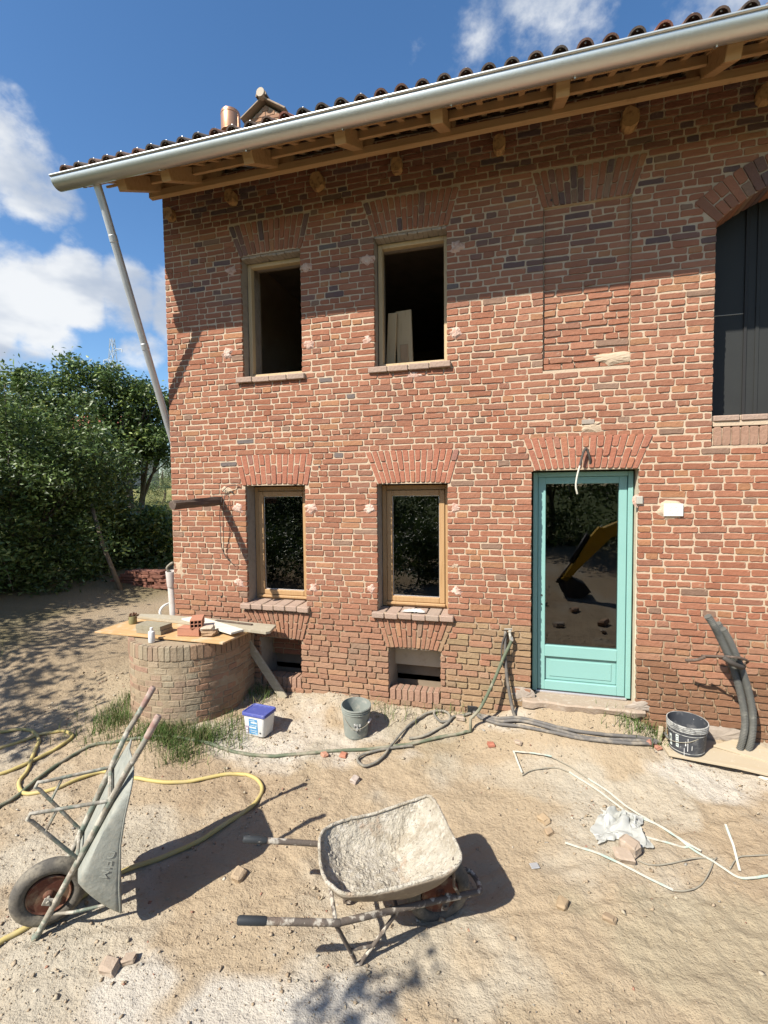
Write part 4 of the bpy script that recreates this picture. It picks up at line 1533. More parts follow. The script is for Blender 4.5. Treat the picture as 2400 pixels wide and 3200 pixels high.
def hollow(name, c, size, rot, label, axis=0):
    L, Wd, H = size
    root = empty(name, c, label, 'brick', 'terracotta hollow bricks')
    m = MB()
    M = rot
    t = .009
    pc = lambda p, s: m.box(np.array(c) + M @ np.array(p), s, M, .0015)
    pc((0, 0, t / 2), (L, Wd, t)); pc((0, 0, H - t / 2), (L, Wd, t)); pc((0, 0, H / 2), (L, Wd - 2 * t, t * .8))
    for k in range(4): pc((0, -Wd / 2 + t / 2 + k * (Wd - t) / 3, H / 2), (L * .998, t, H - .002))
    m.build('body', 'terracotta', root)
    m = MB()
    m.box(np.array(c) + M @ np.array((0, 0, H / 2)), (L * .6, Wd - .02, H - .02), M, .001)
    m.build('hole_shade', 'joint_hole_dark', root)  # black block inside the cells paints the shade of their depth
    return root


hollow('hollow_brick', (-3.30, -.56, PZ), (.24, .12, .085), rotz(rad(8)), 'terracotta hollow brick lying flat on the plywood, under the one with holes showing')
hollow('hollow_brick', (-3.265, -.50, PZ + .086), (.24, .12, .085), rotz(rad(-60)), 'terracotta hollow brick on top with its six holes facing the yard')


def rubble(name, c, s, mat, label, cat, seed, group=None, tint=None, sub=1, flat=.75, yaw=None):
    """broken lump: a chamfered block with pushed-in corners"""
    r = np.random.default_rng(seed)
    m = MB()
    m.box((0, 0, 0), s, None, min(s) * .30, tint)
    v = np.array(m.v)
    v = v * (1 + r.uniform(-.24, .24, v.shape))
    sh = r.uniform(-.25, .25, 3)
    v[:, 0] += sh[0] * v[:, 2]; v[:, 1] += sh[1] * v[:, 0]
    v = v @ (rotz(r.uniform(0, 6.28) if yaw is None else yaw) @ rotx(r.uniform(-.15, .15))).T
    v[:, 2] -= v[:, 2].min()
    m.v = [tuple(np.array(c) + p) for p in v]
    o = m.build(name, mat, origin=c)
    return tag(o, label, cat, group)


rubble('brick_fragment', (-3.09, -.55, PZ), (.14, .10, .05), 'brick', 'sandy brick fragment on the well, lower of two beside the hollow bricks', 'brick', 3, 'fragments on the well', (.42, .28, .17), yaw=.2)
rubble('brick_fragment', (-3.10, -.545, PZ + .05), (.12, .08, .045), 'brick', 'pale brick fragment on the well, upper of two beside the hollow bricks', 'brick', 5, 'fragments on the well', (.55, .46, .36), yaw=.35)
bt = (-3.60, -.785, WZ - .008)
b = MB().lathe([(.0, 0), (.031, 0), (.033, .004), (.033, .10), (.030, .112), (.014, .122), (.0135, .128)], bt, 20).build('bottle', 'plastic_white', origin=bt, smooth=True, angle=40)
tag(b, 'small white plastic bottle standing on the rim of the well', 'bottle')
MB().lathe([(.0155, .126), (.0155, .15), (.012, .154), (.0, .154)], bt, 16).build('cap', 'plastic_white', b, smooth=True, angle=40)
pt = (-4.24, -.35, PZ)
root = empty('jar_of_cones', pt, 'small olive jar with dark dried seed heads at the left end of the plywood', 'jar')
MB().lathe([(.0, 0), (.042, 0), (.045, .01), (.043, .06), (.040, .085), (.034, .087), (.034, .03), (0, .03)], pt, 16).build('jar', 'jar_olive', root, smooth=True, angle=40)
m = MB()
for i in range(26):
    a, rr = random.uniform(0, 6.28), random.uniform(0, .05)
    c = np.array(pt) + (rr * math.cos(a) + .015, rr * math.sin(a), .08 + random.uniform(-.005, .045) - rr * .3)
    m.box(c, (.022, .016, .018), rotz(random.uniform(0, 6)) @ rotx(random.uniform(0, 6)), .005)
m.build('seed_heads', 'pot_brown', root)

# plank leaning by the cellar light
m = MB()
m.beam((-2.93, -.10, .66), (-2.475, -.10, float(gz(-2.475, -.13)) + .0), .022, .10, up=(.45, -.05, .55), bev=.003)
o = m.build('leaning_plank', 'board_grey', origin=(-2.475, -.1, float(gz(-2.475, -.1))))
tag(o, 'grey plank leaning from the well down to the cellar window', 'plank')

# ------------------------------------------------------------------ tub, buckets
def G(x, y): return float(gz(x, y))


tx, ty = -2.455, -.665
tz = G(tx, ty)
root = empty('blue_lid_tub', (tx, ty, tz), 'small white plastic tub with a purplish-blue lid and blue printed label', 'tub')
Rm = rotz(rad(-6))


def tub_ring(hw, hd, zz, nn=6, r=.03):
    out = []
    for (sx, sy, a0) in ((1, 1, 0), (-1, 1, 90), (-1, -1, 180), (1, -1, 270)):
        for k_ in range(nn):
            a = rad(a0 + 90 * k_ / (nn - 1))
            p = np.array((sx * (hw - r) + r * math.cos(a), sy * (hd - r) + r * math.sin(a), zz))
            out.append(Rm @ p + np.array((tx, ty, tz)))
    return out


def loft(m, rings, cap0=True, cap1=True):
    n = len(rings[0]); V = sum(rings, []); k = len(rings)
    F = [(i * n + j, i * n + (j + 1) % n, (i + 1) * n + (j + 1) % n, (i + 1) * n + j) for i in range(k - 1) for j in range(n)]
    if cap0: F.append(tuple(range(n))[::-1])
    if cap1: F.append(tuple((k - 1) * n + j for j in range(n)))
    return m.add(V, F)


m = loft(MB(), [tub_ring(.108, .082, 0), tub_ring(.112, .086, .006), tub_ring(.128, .098, .205)])
m.build('body', 'plastic_white', root, smooth=True, angle=40)
m = loft(MB(), [tub_ring(.134, .104, .196), tub_ring(.138, .108, .200), tub_ring(.138, .108, .224), tub_ring(.134, .104, .229), tub_ring(.122, .092, .229), tub_ring(.119, .089, .223)])
m.build('lid', 'plastic_blue', root, smooth=True, angle=40)


def decal(m, x0, x1, z0, z1, off=.0022):
    f = lambda z: .086 + (z - .006) * (.012 / .199)
    P = [(x0, -f(z0) - off, z0), (x1, -f(z0) - off, z0), (x1, -f(z1) - off, z1), (x0, -f(z1) - off, z1)]
    m.add([Rm @ np.array(p) + np.array((tx, ty, tz)) for p in P], [(0, 1, 2, 3)])


for (nm, mt, rects) in (('label', 'print_blue', [(-.055, .045, .018, .172)]), ('label_print', 'print_pale', [(-.05, .03, .080, .094), (-.03, .04, .130, .145), (-.04, .036, .105, .110), (-.045, .02, .155, .160), (-.03, .025, .035, .04), (-.04, .035, .055, .06)]),
                        ('label', 'print_mauve', [(-.095, -.058, .02, .095)]), ('label_print', 'plastic_white', [(-.088, -.066, .03, .048), (-.088, -.066, .058, .076)]), ('label_print', 'print_dark', [(.065, .082, .035, .05)])):
    m = MB()
    for r_ in rects: decal(m, *r_, off=.0022 if nm == 'label' else .0042)
    m.build(nm, mt, root)
hp = [(-.128, 0, .185), (-.137, -.01, .12), (-.135, -.03, .06), (-.12, -.05, .03)]
MB().tube(spline([Rm @ np.array(p) + np.array((tx, ty, tz)) for p in hp], 5), .0035, 6).build('handle', 'plastic_white', root)


def bucket(name, c, r0, r1, h, tilt, label, body, rimmat, inner, rings, fill=None):
    M = tilt
    root = empty(name, c, label, 'bucket')
    c = np.array(c)
    ax = M @ np.array((0, 0, 1.0))
    th = .004
    prof = [(.0, .0), (r0 - .004, .0), (r0, .004)] + [(r0 + (r1 - r0) * t, h * t) for t in np.linspace(.03, 1, 10)]
    prof += [(r1 - th, h), (r0 + (r1 - r0) * .5 - th, h * .5), (r0 - th, .012), (0, .012)]
    MB().lathe(prof, c, 36, ax).build('body', body, root, smooth=True, angle=40)
    for k, (t, ro, hh) in enumerate(rings):
        rr = r0 + (r1 - r0) * t
        MB().lathe([(rr - .002, h * t - hh), (rr + ro, h * t - hh * .8), (rr + ro, h * t + hh * .8), (rr - .002, h * t + hh)], c, 36, ax, closed=True).build('rib', rimmat, root, smooth=True, angle=35)
    if fill:
        MB().lathe([(0, h * fill), ((r0 + (r1 - r0) * fill) - .0045, h * fill + .002)], c, 30, ax).build('contents', 'dry_cement', root, smooth=True)
    # wire handle hanging on the near side
    x, y = M @ np.array((1.0, 0, 0)), M @ np.array((0, 1.0, 0))
    return root, c, ax, x, y


bx, by = -1.51, -.475
root, c, ax, x, y = bucket('grey_bucket', (bx, by, G(bx, by) - .006), .112, .142, .305, roty(.04) @ rotx(.06) @ rotz(rad(35)), 'grey plastic builder\'s bucket standing empty near the middle of the wall', 'bucket_grey', 'bucket_grey', 'bucket_grey',
                               [(.97, .006, .006), (.90, .006, .004), (.83, .006, .004)])
yy = (CAM - c); yy[2] = 0; yy /= np.linalg.norm(yy); xx = np.cross(yy, (0, 0, 1))
hw = [c + ax * .25 - xx * -.136, c + ax * .19 + yy * .10 - xx * -.10, c + ax * .115 + yy * .145 + xx * .02, c + ax * .13 + yy * .12 - xx * .08, c + ax * .17 + yy * .06 - xx * .132, c + ax * .25 - xx * .136]
MB().tube(spline(hw, 6), .0028, 6).build('handle', 'wire_grey', root)
MB().tube([c + ax * .150 + yy * .085 - xx * .115, c + ax * .175 + yy * .05 - xx * .14], .012, 8).build('grip', 'pvc_white', root, smooth=True)
m = MB()
for k in range(12):
    a = random.uniform(-.35, .1); zz = random.uniform(.07, .16)
    d = yy * math.cos(a) + xx * math.sin(a)
    m.box(c + ax * zz + d * (.113 + .03 * zz / .3 + .001), (random.uniform(.008, .025), random.uniform(.008, .02), random.uniform(.01, .035)), rotz(math.atan2(d[1], d[0])), .004)
m.build('mortar_splash', 'bucket_rim', root)

bx, by = 1.43, -.205
BZ = .068
root, c, ax, x, y = bucket('paint_bucket', (bx, by, BZ), .132, .153, .262, rotx(.03), 'dark paint bucket caked with white splashes standing on the boards right of the door', 'bucket_dark', 'bucket_rim', 'bucket_rim',
                               [(.985, .005, .006), (.93, .007, .004), (.875, .007, .004), (.82, .007, .0045), (.70, .002, .0025), (.10, .002, .003)], .5)
yy = (CAM - c); yy[2] = 0; yy /= np.linalg.norm(yy); xx = np.cross(yy, (0, 0, 1))
# printed labels follow the curve
def wrap(m, a0, a1, z0, z1, off):
    V = []
    nn = 5
    for k in range(nn):
        a = a0 + (a1 - a0) * k / (nn - 1)
        d = yy * math.cos(a) + xx * math.sin(a)
        for zz in (z0, z1):
            V.append(c + ax * zz + d * (.132 + .021 * zz / .262 + off))
    m.add(V, [(2 * k, 2 * k + 2, 2 * k + 3, 2 * k + 1) for k in range(nn - 1)])
m = MB()
for zz in (.06, .098, .136): wrap(m, .42, .58, zz, zz + .034, .002)
wrap(m, .86, 1.05, .05, .15, .002)
m.build('label', 'print_pale', root)
m = MB()
for zz in (.066, .104, .142): wrap(m, .46, .54, zz + .006, zz + .016, .0032)
wrap(m, .9, .98, .10, .13, .0032)
m.build('label_print', 'print_dark', root)
m = MB()
for (a0, z0, z1, wd) in ((-.08, .045, .16, .03), (.02, .09, .13, .05), (-.3, .06, .10, .03), (.1, .0, .07, .025)): wrap(m, a0, a0 + wd, z0, z1, .0024)
m.build('paint_drip', 'plastic_white', root)
hw = [c + ax * .205 + xx * -.152, c + ax * .17 + yy * .11 - xx * .09, c + ax * .13 + yy * .155, c + ax * .10 + yy * .12 + xx * .10, c + ax * .105 + yy * .05 + xx * .15, c + ax * .2 + xx * .152]
MB().tube(spline(hw, 6), .003, 6).build('handle', 'wire_grey', root)
MB().tube([c + ax * .098 + yy * .085 + xx * .135, c + ax * .115 + yy * .03 + xx * .165], .011, 8).build('grip', 'conduit_corrugated', root, smooth=True)

# boards under it
slab('board_sheet', [(1.22, .0), (1.26, -.33), (1.75, -.38), (2.12, -.46), (2.25, -.20), (1.9, -.02), (1.6, -.02)], .045, .022, 'board_pale', 'pale board lying at the wall foot under the dark paint bucket', 'board', tilt=(-.02, .05))
slab('board_sheet', [(1.66, -.13), (2.05, -.27), (2.20, -.18), (1.99, .0), (1.88, .01)], .075, .016, 'board_pale', 'pale tapered board leaning low against the wall, right of the paint bucket', 'board', tilt=(-.02, .14))
m = MB().box((1.245, -.13, .135), (.035, .02, .15), roty(.08), .003)
tag(m.build('wood_offcut', 'board_pale', origin=(1.245, -.13, .06)), 'short upright wooden offcut at the left end of the boards', 'offcut')

# ------------------------------------------------------------------ wheelbarrows


def wheelbarrow(label, loc, rot, shp, rim, mats, name='wheelbarrow', crust=False, grip=.13):
    Lt, sh, sn, uj1, uj2, uf, wf, sl_, uw, ww, wt_, ub = shp
    root = empty(name, loc, label, 'wheelbarrow', rot=rot)
    tubem, gripm, traym, outm = mats
    half = lambda u: sn + (sh - sn) * min(u / ub, 1)
    for sg in (1, -1):
        path = [(-Lt, sg * sh, wt_), (-Lt + grip, sg * sh, wt_ * .7), (-ub, sg * sh, 0), (-ub + .05, sg * half(ub - .05), -.004), (-uj2, sg * half(uj2), 0), (-.10, sg * half(.10), 0), (0, sg * sn, 0)]
        MB().tube(spline(path, 5), .017, 10).build('handle_tube', tubem, root, smooth=True, angle=50)
        MB().tube([(-Lt - .006, sg * sh, wt_ + .001), (-Lt + .002, sg * sh, wt_), (-Lt + grip - .01, sg * sh, wt_ * .75), (-Lt + grip, sg * sh, wt_ * .7)], [.014, .0205, .0205, .0185], 12).build('grip', gripm, root, smooth=True, angle=40)
        fo = .022
        leg = [(-uj1, sg * half(uj1), -.01), (-uf - fo, sg * sl_, wf + .03), (-uf - fo * .75, sg * sl_, wf + .006), (-uf + fo * .75, sg * sl_, wf + .006), (-uf + fo, sg * sl_, wf + .03), (-uj2, sg * half(uj2), -.01)]
        L = MB().tube(leg, .0105, 8).build('leg', tubem, root, smooth=True, angle=50)
        t = .72
        MB().tube([np.array(leg[0]) * (1 - t) + np.array(leg[1]) * t, np.array(leg[5]) * (1 - t) + np.array(leg[4]) * t], .008, 6).build('stiffener', tubem, root)
        MB().tube([(-.13, sg * half(.13), .01), (-.20, sg * .15, .10), (rim[1][0] - .02, sg * .19, rim[1][1] - .05)], .0085, 6).build('tray_strut', tubem, root)
        MB().box((-uw, sg * (half(uw) - .006), ww / 2), (.04, .008, abs(ww) + .05), bev=.003).build('axle_plate', tubem, root)
    MB().tube(spline([(0, sn, 0), (.028, sn * .8, -.003), (.04, 0, -.004), (.028, -sn * .8, -.003), (0, -sn, 0)], 5), .0155, 10).build('nose_bar', tubem, root, smooth=True, angle=50)
    MB().tube([(-uj1, half(uj1), -.006), (-uj1, -half(uj1), -.006)], .012, 8).build('cross_bar', tubem, root)
    MB().tube([(-uj2, half(uj2), -.012), (-uj2, -half(uj2), -.012)], .010, 8).build('cross_bar', tubem, root)
    # wheel
    wc = (-uw, 0, ww)
    ro, mi = .147, .044
    tyre = MB().lathe([(ro + mi * math.cos(a) * (1.0 if math.cos(a) > 0 else .85), mi * 1.02 * math.sin(a)) for a in np.linspace(0, 2 * math.pi, 16, endpoint=False)], wc, 40, (0, 1, 0), closed=True).build('wheel', 'rubber', root, smooth=True)
    m = MB()
    for s_ in (-1, 1):
        prof = [(.112, .030), (.106, .037), (.098, .030), (.085, .014), (.055, .012), (.034, .022), (.022, .045), (.016, .047), (0, .047)]
        m.lathe([(r_, s_ * h_) for r_, h_ in prof], wc, 30, (0, 1, 0))
    m.build('rim', 'rim_rust', tyre, smooth=True, angle=50)
    MB().tube([(-uw, -half(uw) - .01, ww), (-uw, half(uw) + .01, ww)], .010, 8).build('axle', tubem, tyre)
    for k in range(14):      # tread grooves
        pass
    # tray: floor to rim, thick shell
    (ur, wr, hr), (uf2, wf2, hf), fl = rim
    nA, nR = (120, 22) if crust else (84, 16)
    Vt = []
    def sup(a, n):
        c_, s_ = math.cos(a), math.sin(a)
        return math.copysign(abs(c_) ** (2 / n), c_), math.copysign(abs(s_) ** (2 / n), s_)
    fu0, fu1, fhw, fw = fl
    for k in range(nR + 1):
        t = k / nR
        for j in range(nA):
            a = 2 * math.pi * j / nA
            c_, s_ = sup(a, 9 if math.cos(a) > 0 else 5)
            fpt = np.array(((fu0 + fu1) / 2 + (fu1 - fu0) / 2 * c_, fhw * s_, fw))
            cu = (c_ + 1) / 2
            u_ = ur + (uf2 - ur) * cu
            if c_ < 0: s2 = s_ * (1 - .10 * abs(c_) ** 6)
            else: s2 = s_
            hwid = hr + (hf - hr) * cu
            wv = wr + (wf2 - wr) * cu - .045 * math.sin(math.pi * cu) * abs(s_) - (.03 * abs(c_) ** 3 * (1 - abs(s_)) if c_ < 0 else 0)
            if crust: wv += .006 * float(vnoise(a * 4, 3, 2)) + .003 * float(vnoise(a * 14, 5, 2))
            rpt = np.array((u_, hwid * s2, wv))
            if t < .4:
                p = fpt * 1.0
                cen = np.array(((fu0 + fu1) / 2, 0, fw))
                p = cen + (fpt - cen) * (t / .4)
            else:
                q = (t - .4) / .6
                e = 1 - (1 - q) ** 1.25
                p = fpt + (rpt - fpt) * np.array((e, e, q ** 1.15))
            if crust:
                am = .007
                p = p + np.array((0, 0, am * float(fbm(p[0] * 13, p[1] * 13 + p[2] * 10, 3, 5))))
                if 0 < t < .95: p = p + np.array((.004 * float(vnoise(p[1] * 30, p[2] * 30, 3)), 0, 0))
            Vt.append(p)
    Ft = [(k * nA + j, (k + 1) * nA + j, (k + 1) * nA + (j + 1) % nA, k * nA + (j + 1) % nA) for k in range(1, nR) for j in range(nA)]
    Vt.append(np.mean(Vt[nA:2 * nA], axis=0))
    Ft += [(len(Vt) - 1, nA + j, nA + (j + 1) % nA) for j in range(nA)]
    m = MB().add(Vt, Ft)
    tr = m.build('tray', traym, root, smooth=True, angle=55)
    if outm: tr.data.materials.append(MATS[outm])
    md = tr.modifiers.new('thick', 'SOLIDIFY')
    md.thickness = .010 if crust else .004
    md.offset = -1 if not crust else -1
    if outm:
        md.material_offset = 1; md.material_offset_rim = 0
    if crust:      # dried lumps stuck to the inside and along the rim
        arr = np.array(Vt[:-1]).reshape(nR + 1, nA, 3)
        lm = MB()
        O6 = np.array([(1, 0, 0), (-1, 0, 0), (0, 1, 0), (0, -1, 0), (0, 0, 1), (0, 0, -1)], float)
        F8 = [(0, 2, 4), (2, 1, 4), (1, 3, 4), (3, 0, 4), (2, 0, 5), (1, 2, 5), (3, 1, 5), (0, 3, 5)]
        for _ in range(620):
            k, j = int(RNG.integers(1, nR)), int(RNG.integers(0, nA))
            onrim = RNG.random() < .22
            if onrim: k = nR
            if float(vnoise(j * .11, k * .35, 9)) < -.15 and not onrim: continue
            p = arr[k, j]
            du = arr[k, (j + 1) % nA] - arr[k, j - 1]; dv = arr[min(k + 1, nR), j] - arr[k - 1, j]
            nrm_ = np.cross(du, dv); nrm_ = -nrm_ / (np.linalg.norm(nrm_) + 1e-9)
            if nrm_[2] < 0: nrm_ = -nrm_
            du = du / (np.linalg.norm(du) + 1e-9); dv = np.cross(nrm_, du)
            sz_ = RNG.uniform(.006, .020) * (.7 if onrim else 1)
            B_ = np.array([du, dv, nrm_ * (.5 if onrim else .32)]).T
            q = (O6 + RNG.uniform(-.4, .4, (6, 3))) * sz_
            lm.add(p + nrm_ * .001 + q @ B_.T, F8)
        tag(lm.build('dried_mortar', traym, tr), kind='stuff')
    rimp = np.array(Vt[nR * nA:nR * nA + nA])
    rimp = np.vstack([rimp, rimp[:2]])
    MB().tube(rimp, .0095 if crust else .0065, 8, caps=False).build('rim_edge', traym, tr, smooth=True)
    return root, tr


R1 = (rad(-4.3), rad(117.6), rad(41.0))
b1, tray1 = wheelbarrow('galvanised wheelbarrow tipped up on its nose at the left, handles in the air', (-2.636, -2.814, -.138), R1,
                 (1.352, .213, .059, .831, .472, .679, -.356, .15, .197, -.037, .016, 1.072), ((-1.04, .035, .25), (-.27, .325, .285), (-.83, -.41, .245, .021)), ('tube_green', 'grip_red', 'galvanised', None))
R2 = (rad(2.7), rad(12.4), rad(29.3))
b2, tray2 = wheelbarrow('mortar-crusted wheelbarrow standing on its legs in the middle of the yard', (-.251, -2.035, .011), R2,
                 (1.346, .258, .077, .866, .515, .673, -.309, .186, .203, -.053, .02, .875), ((-.94, .135, .25), (-.245, .345, .285), (-.80, -.46, .155, .035)), ('tube_rust', 'grip_black', 'mortar_crust', 'crust_outside'), crust=True)
# raised lettering pressed into the side of the galvanised tray
fc_ = bpy.data.curves.new('lettering', 'FONT')
fc_.body = "DEIM"
fc_.size = .06
fc_.extrude = .0007
fc_.bevel_depth = .0
fc_.space_character = 1.15
fo = bpy.data.objects.new('lettering', fc_)
COL.objects.link(fo)
me = bpy.data.meshes.new_from_object(fo.evaluated_get(bpy.context.evaluated_depsgraph_get()))
bpy.data.objects.remove(fo)
me.materials.clear(); me.materials.append(MATS['galvanised'])
o = bpy.data.objects.new('pressed_lettering', me)
COL.objects.link(o)
o.parent = tray1
# letters run towards the nose (+u), tops towards the rim; side wall leans outwards
dirx = Vector((1, -.03, .16)).normalized()
sidn = Vector((-.1, -1, -.30)).normalized()
upv = sidn.cross(dirx).normalized()
sidn = dirx.cross(upv).normalized()
o.matrix_local = Matrix(((dirx.x, upv.x, sidn.x, -.62), (dirx.y, upv.y, sidn.y, -.262), (dirx.z, upv.z, sidn.z, .085), (0, 0, 0, 1)))

# ------------------------------------------------------------------ hoses, cables, conduits
def ground_path(xy, r, lift=0.0, n=8):
    p = spline([(x, y, 0) for x, y in xy], n)
    z_ = gz(p[:, 0], p[:, 1])
    z_ = np.array([z_[max(0, i - 2):i + 3].max() for i in range(len(z_))])
    p[:, 2] = z_ + r * .9 + lift
    return p


def hose(name, xy, r, mat, label, cat, lift=0.0, n=8, extra=None):
    p = ground_path(xy, r, lift, n)
    if extra is not None: p = np.vstack([p, spline(extra, 8)])
    o = MB().tube(p, r, 9).build(name, mat, origin=tuple(p[0]), smooth=True, angle=60)
    return tag(o, label, cat)


hose('garden_hose', [(-4.75, -1.61), (-4.74, -1.51), (-4.67, -1.37), (-4.59, -1.21), (-4.44, -1.13), (-4.27, -1.16), (-4.19, -1.23), (-4.18, -1.39), (-4.24, -1.58), (-4.34, -1.79), (-4.55, -1.93), (-4.95, -1.85), (-5.28, -1.6), (-5.22, -1.37), (-5.06, -1.27), (-4.92, -1.18), (-4.75, -1.18), (-4.51, -1.3), (-4.36, -1.46), (-4.15, -1.7), (-4.06, -1.84), (-3.92, -1.92), (-3.79, -1.91), (-3.66, -1.82), (-3.58, -1.65), (-3.46, -1.54), (-3.21, -1.55), (-2.88, -1.55), (-2.65, -1.45), (-2.43, -1.3), (-2.28, -1.25), (-2.12, -1.29), (-2.01, -1.4), (-1.98, -1.55), (-2.03, -1.74), (-2.15, -1.97), (-2.29, -2.18), (-2.45, -2.36), (-2.52, -2.47), (-2.57, -2.6), (-2.66, -2.74), (-2.71, -2.83), (-2.76, -2.90), (-2.79, -2.96), (-2.85, -3.05)],
     .0155, 'hose_yellow', 'yellow garden hose looping over the ground on the left', 'hose', -.002)
hose('garden_hose', [(-3.95, -2.22), (-3.94, -2.09), (-3.92, -1.95), (-3.94, -1.74), (-3.95, -1.51), (-3.9, -1.29), (-3.74, -1.19), (-3.55, -1.11), (-3.27, -1.01), (-3.01, -.98), (-2.72, -.99), (-2.44, -1.0), (-2.13, -.96), (-1.85, -.88), (-1.63, -.78), (-1.41, -.7), (-1.19, -.62), (-.91, -.5), (-.63, -.36), (-.42, -.26)],
     .0155, 'hose_green', 'dirty dark green hose running from the wall tap across the yard', 'hose', -.003,
     extra=[(-.42, -.26, .14), (-.33, -.22, .24), (-.22, -.16, .46), (-.12, -.10, .70), (-.055, -.07, .84), (-.045, -.06, .90)])
hose('cable_loop', [(-.78, -.03), (-.80, -.10), (-.73, -.19), (-.64, -.17), (-.66, -.07), (-.75, -.045), (-.89, -.12), (-1.01, -.29), (-1.11, -.56), (-1.17, -.8), (-1.28, -.91), (-1.37, -.85), (-1.34, -.76), (-1.18, -.66), (-.93, -.55)],
     .012, 'hose_grey', 'grey cable lying in loops in front of the right cellar window', 'cable', .012)
hose('cable_short', [(-.44, -.04), (-.50, -.08), (-.60, -.11), (-.66, -.22), (-.81, -.37), (-.98, -.46)], .013, 'hose_grey', 'short grey cable from the wall foot into the loops', 'cable', .006)
for k, (dy, dx, lab) in enumerate(((.0, 0, 'rearmost of the three dark cables running along the wall foot below the door'), (-.035, .01, 'middle one of the three dark cables running along the wall foot below the door'), (-.068, .0, 'frontmost of the three dark cables running along the wall foot below the door'))):
    w = .012 * math.sin(k * 2.1)
    hose('power_cable', [(-.40 - dx, -.015), (-.33, -.06 + dy * .6), (-.13 + dx, -.12 + dy), (.11, -.175 + dy * 1.1 + w), (.36, -.245 + dy), (.66, -.265 + dy * 1.1 - w), (.96, -.235 + dy), (1.23 - .04 * k, -.185 + dy * .9)], .016, 'conduit_smooth', lab, 'cable', .003)
# tap and the cables hanging from it
root = empty('wall_tap', (-.05, 0, .86), 'old garden tap on the wall left of the door, hose pushed on', 'tap')
m = MB()
m.tube([(-.06, .01, .93), (-.06, -.05, .93), (-.055, -.075, .915), (-.048, -.065, .875)], .013, 10)
m.box((-.06, -.045, .955), (.03, .03, .03), bev=.006)
m.build('spout', 'lightbox', root, smooth=True, angle=40)
MB().box((-.075, -.055, .978), (.075, .016, .010), rotz(.3), .003).build('tap_handle', 'lightbox', root)
MB().lathe([(.018, -.02), (.021, 0), (.018, .02)], (-.046, -.061, .885), 12, (.2, .1, -1)).build('hose_clamp', 'alu', root)
tag(MB().tube(spline([(-.10, -.03, .95), (-.105, -.06, .80), (-.09, -.08, .55), (-.05, -.10, .30), (-.01, -.12, G(0, -.12) + .02), (.03, -.16, G(.03, -.16) + .02)], 6), .016, 8).build('hanging_cable', 'conduit_smooth', origin=(-.1, -.03, .95), smooth=True), 'dark cable hanging down beside the green hose at the tap', 'cable')
tag(MB().tube(spline([(-.09, -.04, .94), (-.13, -.08, .84), (-.135, -.09, .7), (-.11, -.08, .6)], 6), .009, 7).build('hanging_cable', 'cable_dark', origin=(-.09, -.04, .94), smooth=True), 'thin black cable end dangling left of the tap', 'cable')
# corrugated conduits on the right
cp = [[(1.47, -.50, 1.315), (1.52, -.48, 1.24), (1.585, -.42, 1.13), (1.67, -.36, .97), (1.735, -.30, .83), (1.80, -.24, .66), (1.85, -.19, .50), (1.885, -.15, .33), (1.88, -.13, .19), (1.85, -.14, .07)],
      [(1.60, -.43, 1.20), (1.66, -.40, 1.10), (1.735, -.35, .95), (1.805, -.29, .80), (1.875, -.23, .62), (1.925, -.18, .44), (1.945, -.14, .27), (1.935, -.13, .14), (1.905, -.13, .05)],
      [(1.575, -.40, 1.235), (1.63, -.37, 1.14), (1.70, -.31, .99), (1.765, -.24, .82), (1.83, -.18, .62), (1.885, -.12, .44), (1.92, -.09, .26), (1.93, -.08, .10)]]
labs = ('corrugated grey conduit rising highest at the right edge, front of the bundle', 'corrugated grey conduit at the right edge, right one of the bundle, end cut lower', 'corrugated grey conduit at the right edge, hidden third of the bundle against the wall')
for k, p in enumerate(cp):
    q = spline(p, 26)
    d = np.concatenate([[0], np.cumsum(np.linalg.norm(np.diff(q, axis=0), axis=1))])
    s_ = np.arange(0, d[-1], .0075)
    q = np.stack([np.interp(s_, d, q[:, i]) for i in range(3)], 1)
    rr = np.where(np.arange(len(s_)) % 2 == 0, .0285, .0215)
    o = MB().tube(q, rr, 12).build('corrugated_conduit', 'conduit_corrugated', origin=tuple(p[-1]))
    tag(o, labs[k], 'conduit', 'corrugated conduits by the wall')
root = empty('cable_tie', (1.70, -.36, .93), 'rag and dark tape tied round the bundle of corrugated conduits', 'tie')
m = MB()
m.tube(spline([(1.50, -.30, .93), (1.58, -.40, .965), (1.66, -.42, .975), (1.74, -.40, .965), (1.82, -.33, .92), (1.80, -.26, .86)], 6), [.010] * 31, 8)
m.tube(spline([(1.40, -.24, .86), (1.47, -.29, .89), (1.52, -.33, .935)], 6), .013, 8)
m.build('rag', 'wood_old_beam', root, smooth=True)
q = spline([(1.61, -.43, .97), (1.67, -.43, .93), (1.76, -.36, .88), (1.81, -.28, .86)], 5)
MB().tube(q, .02, 8).build('tape', 'cable_dark', root, smooth=True)

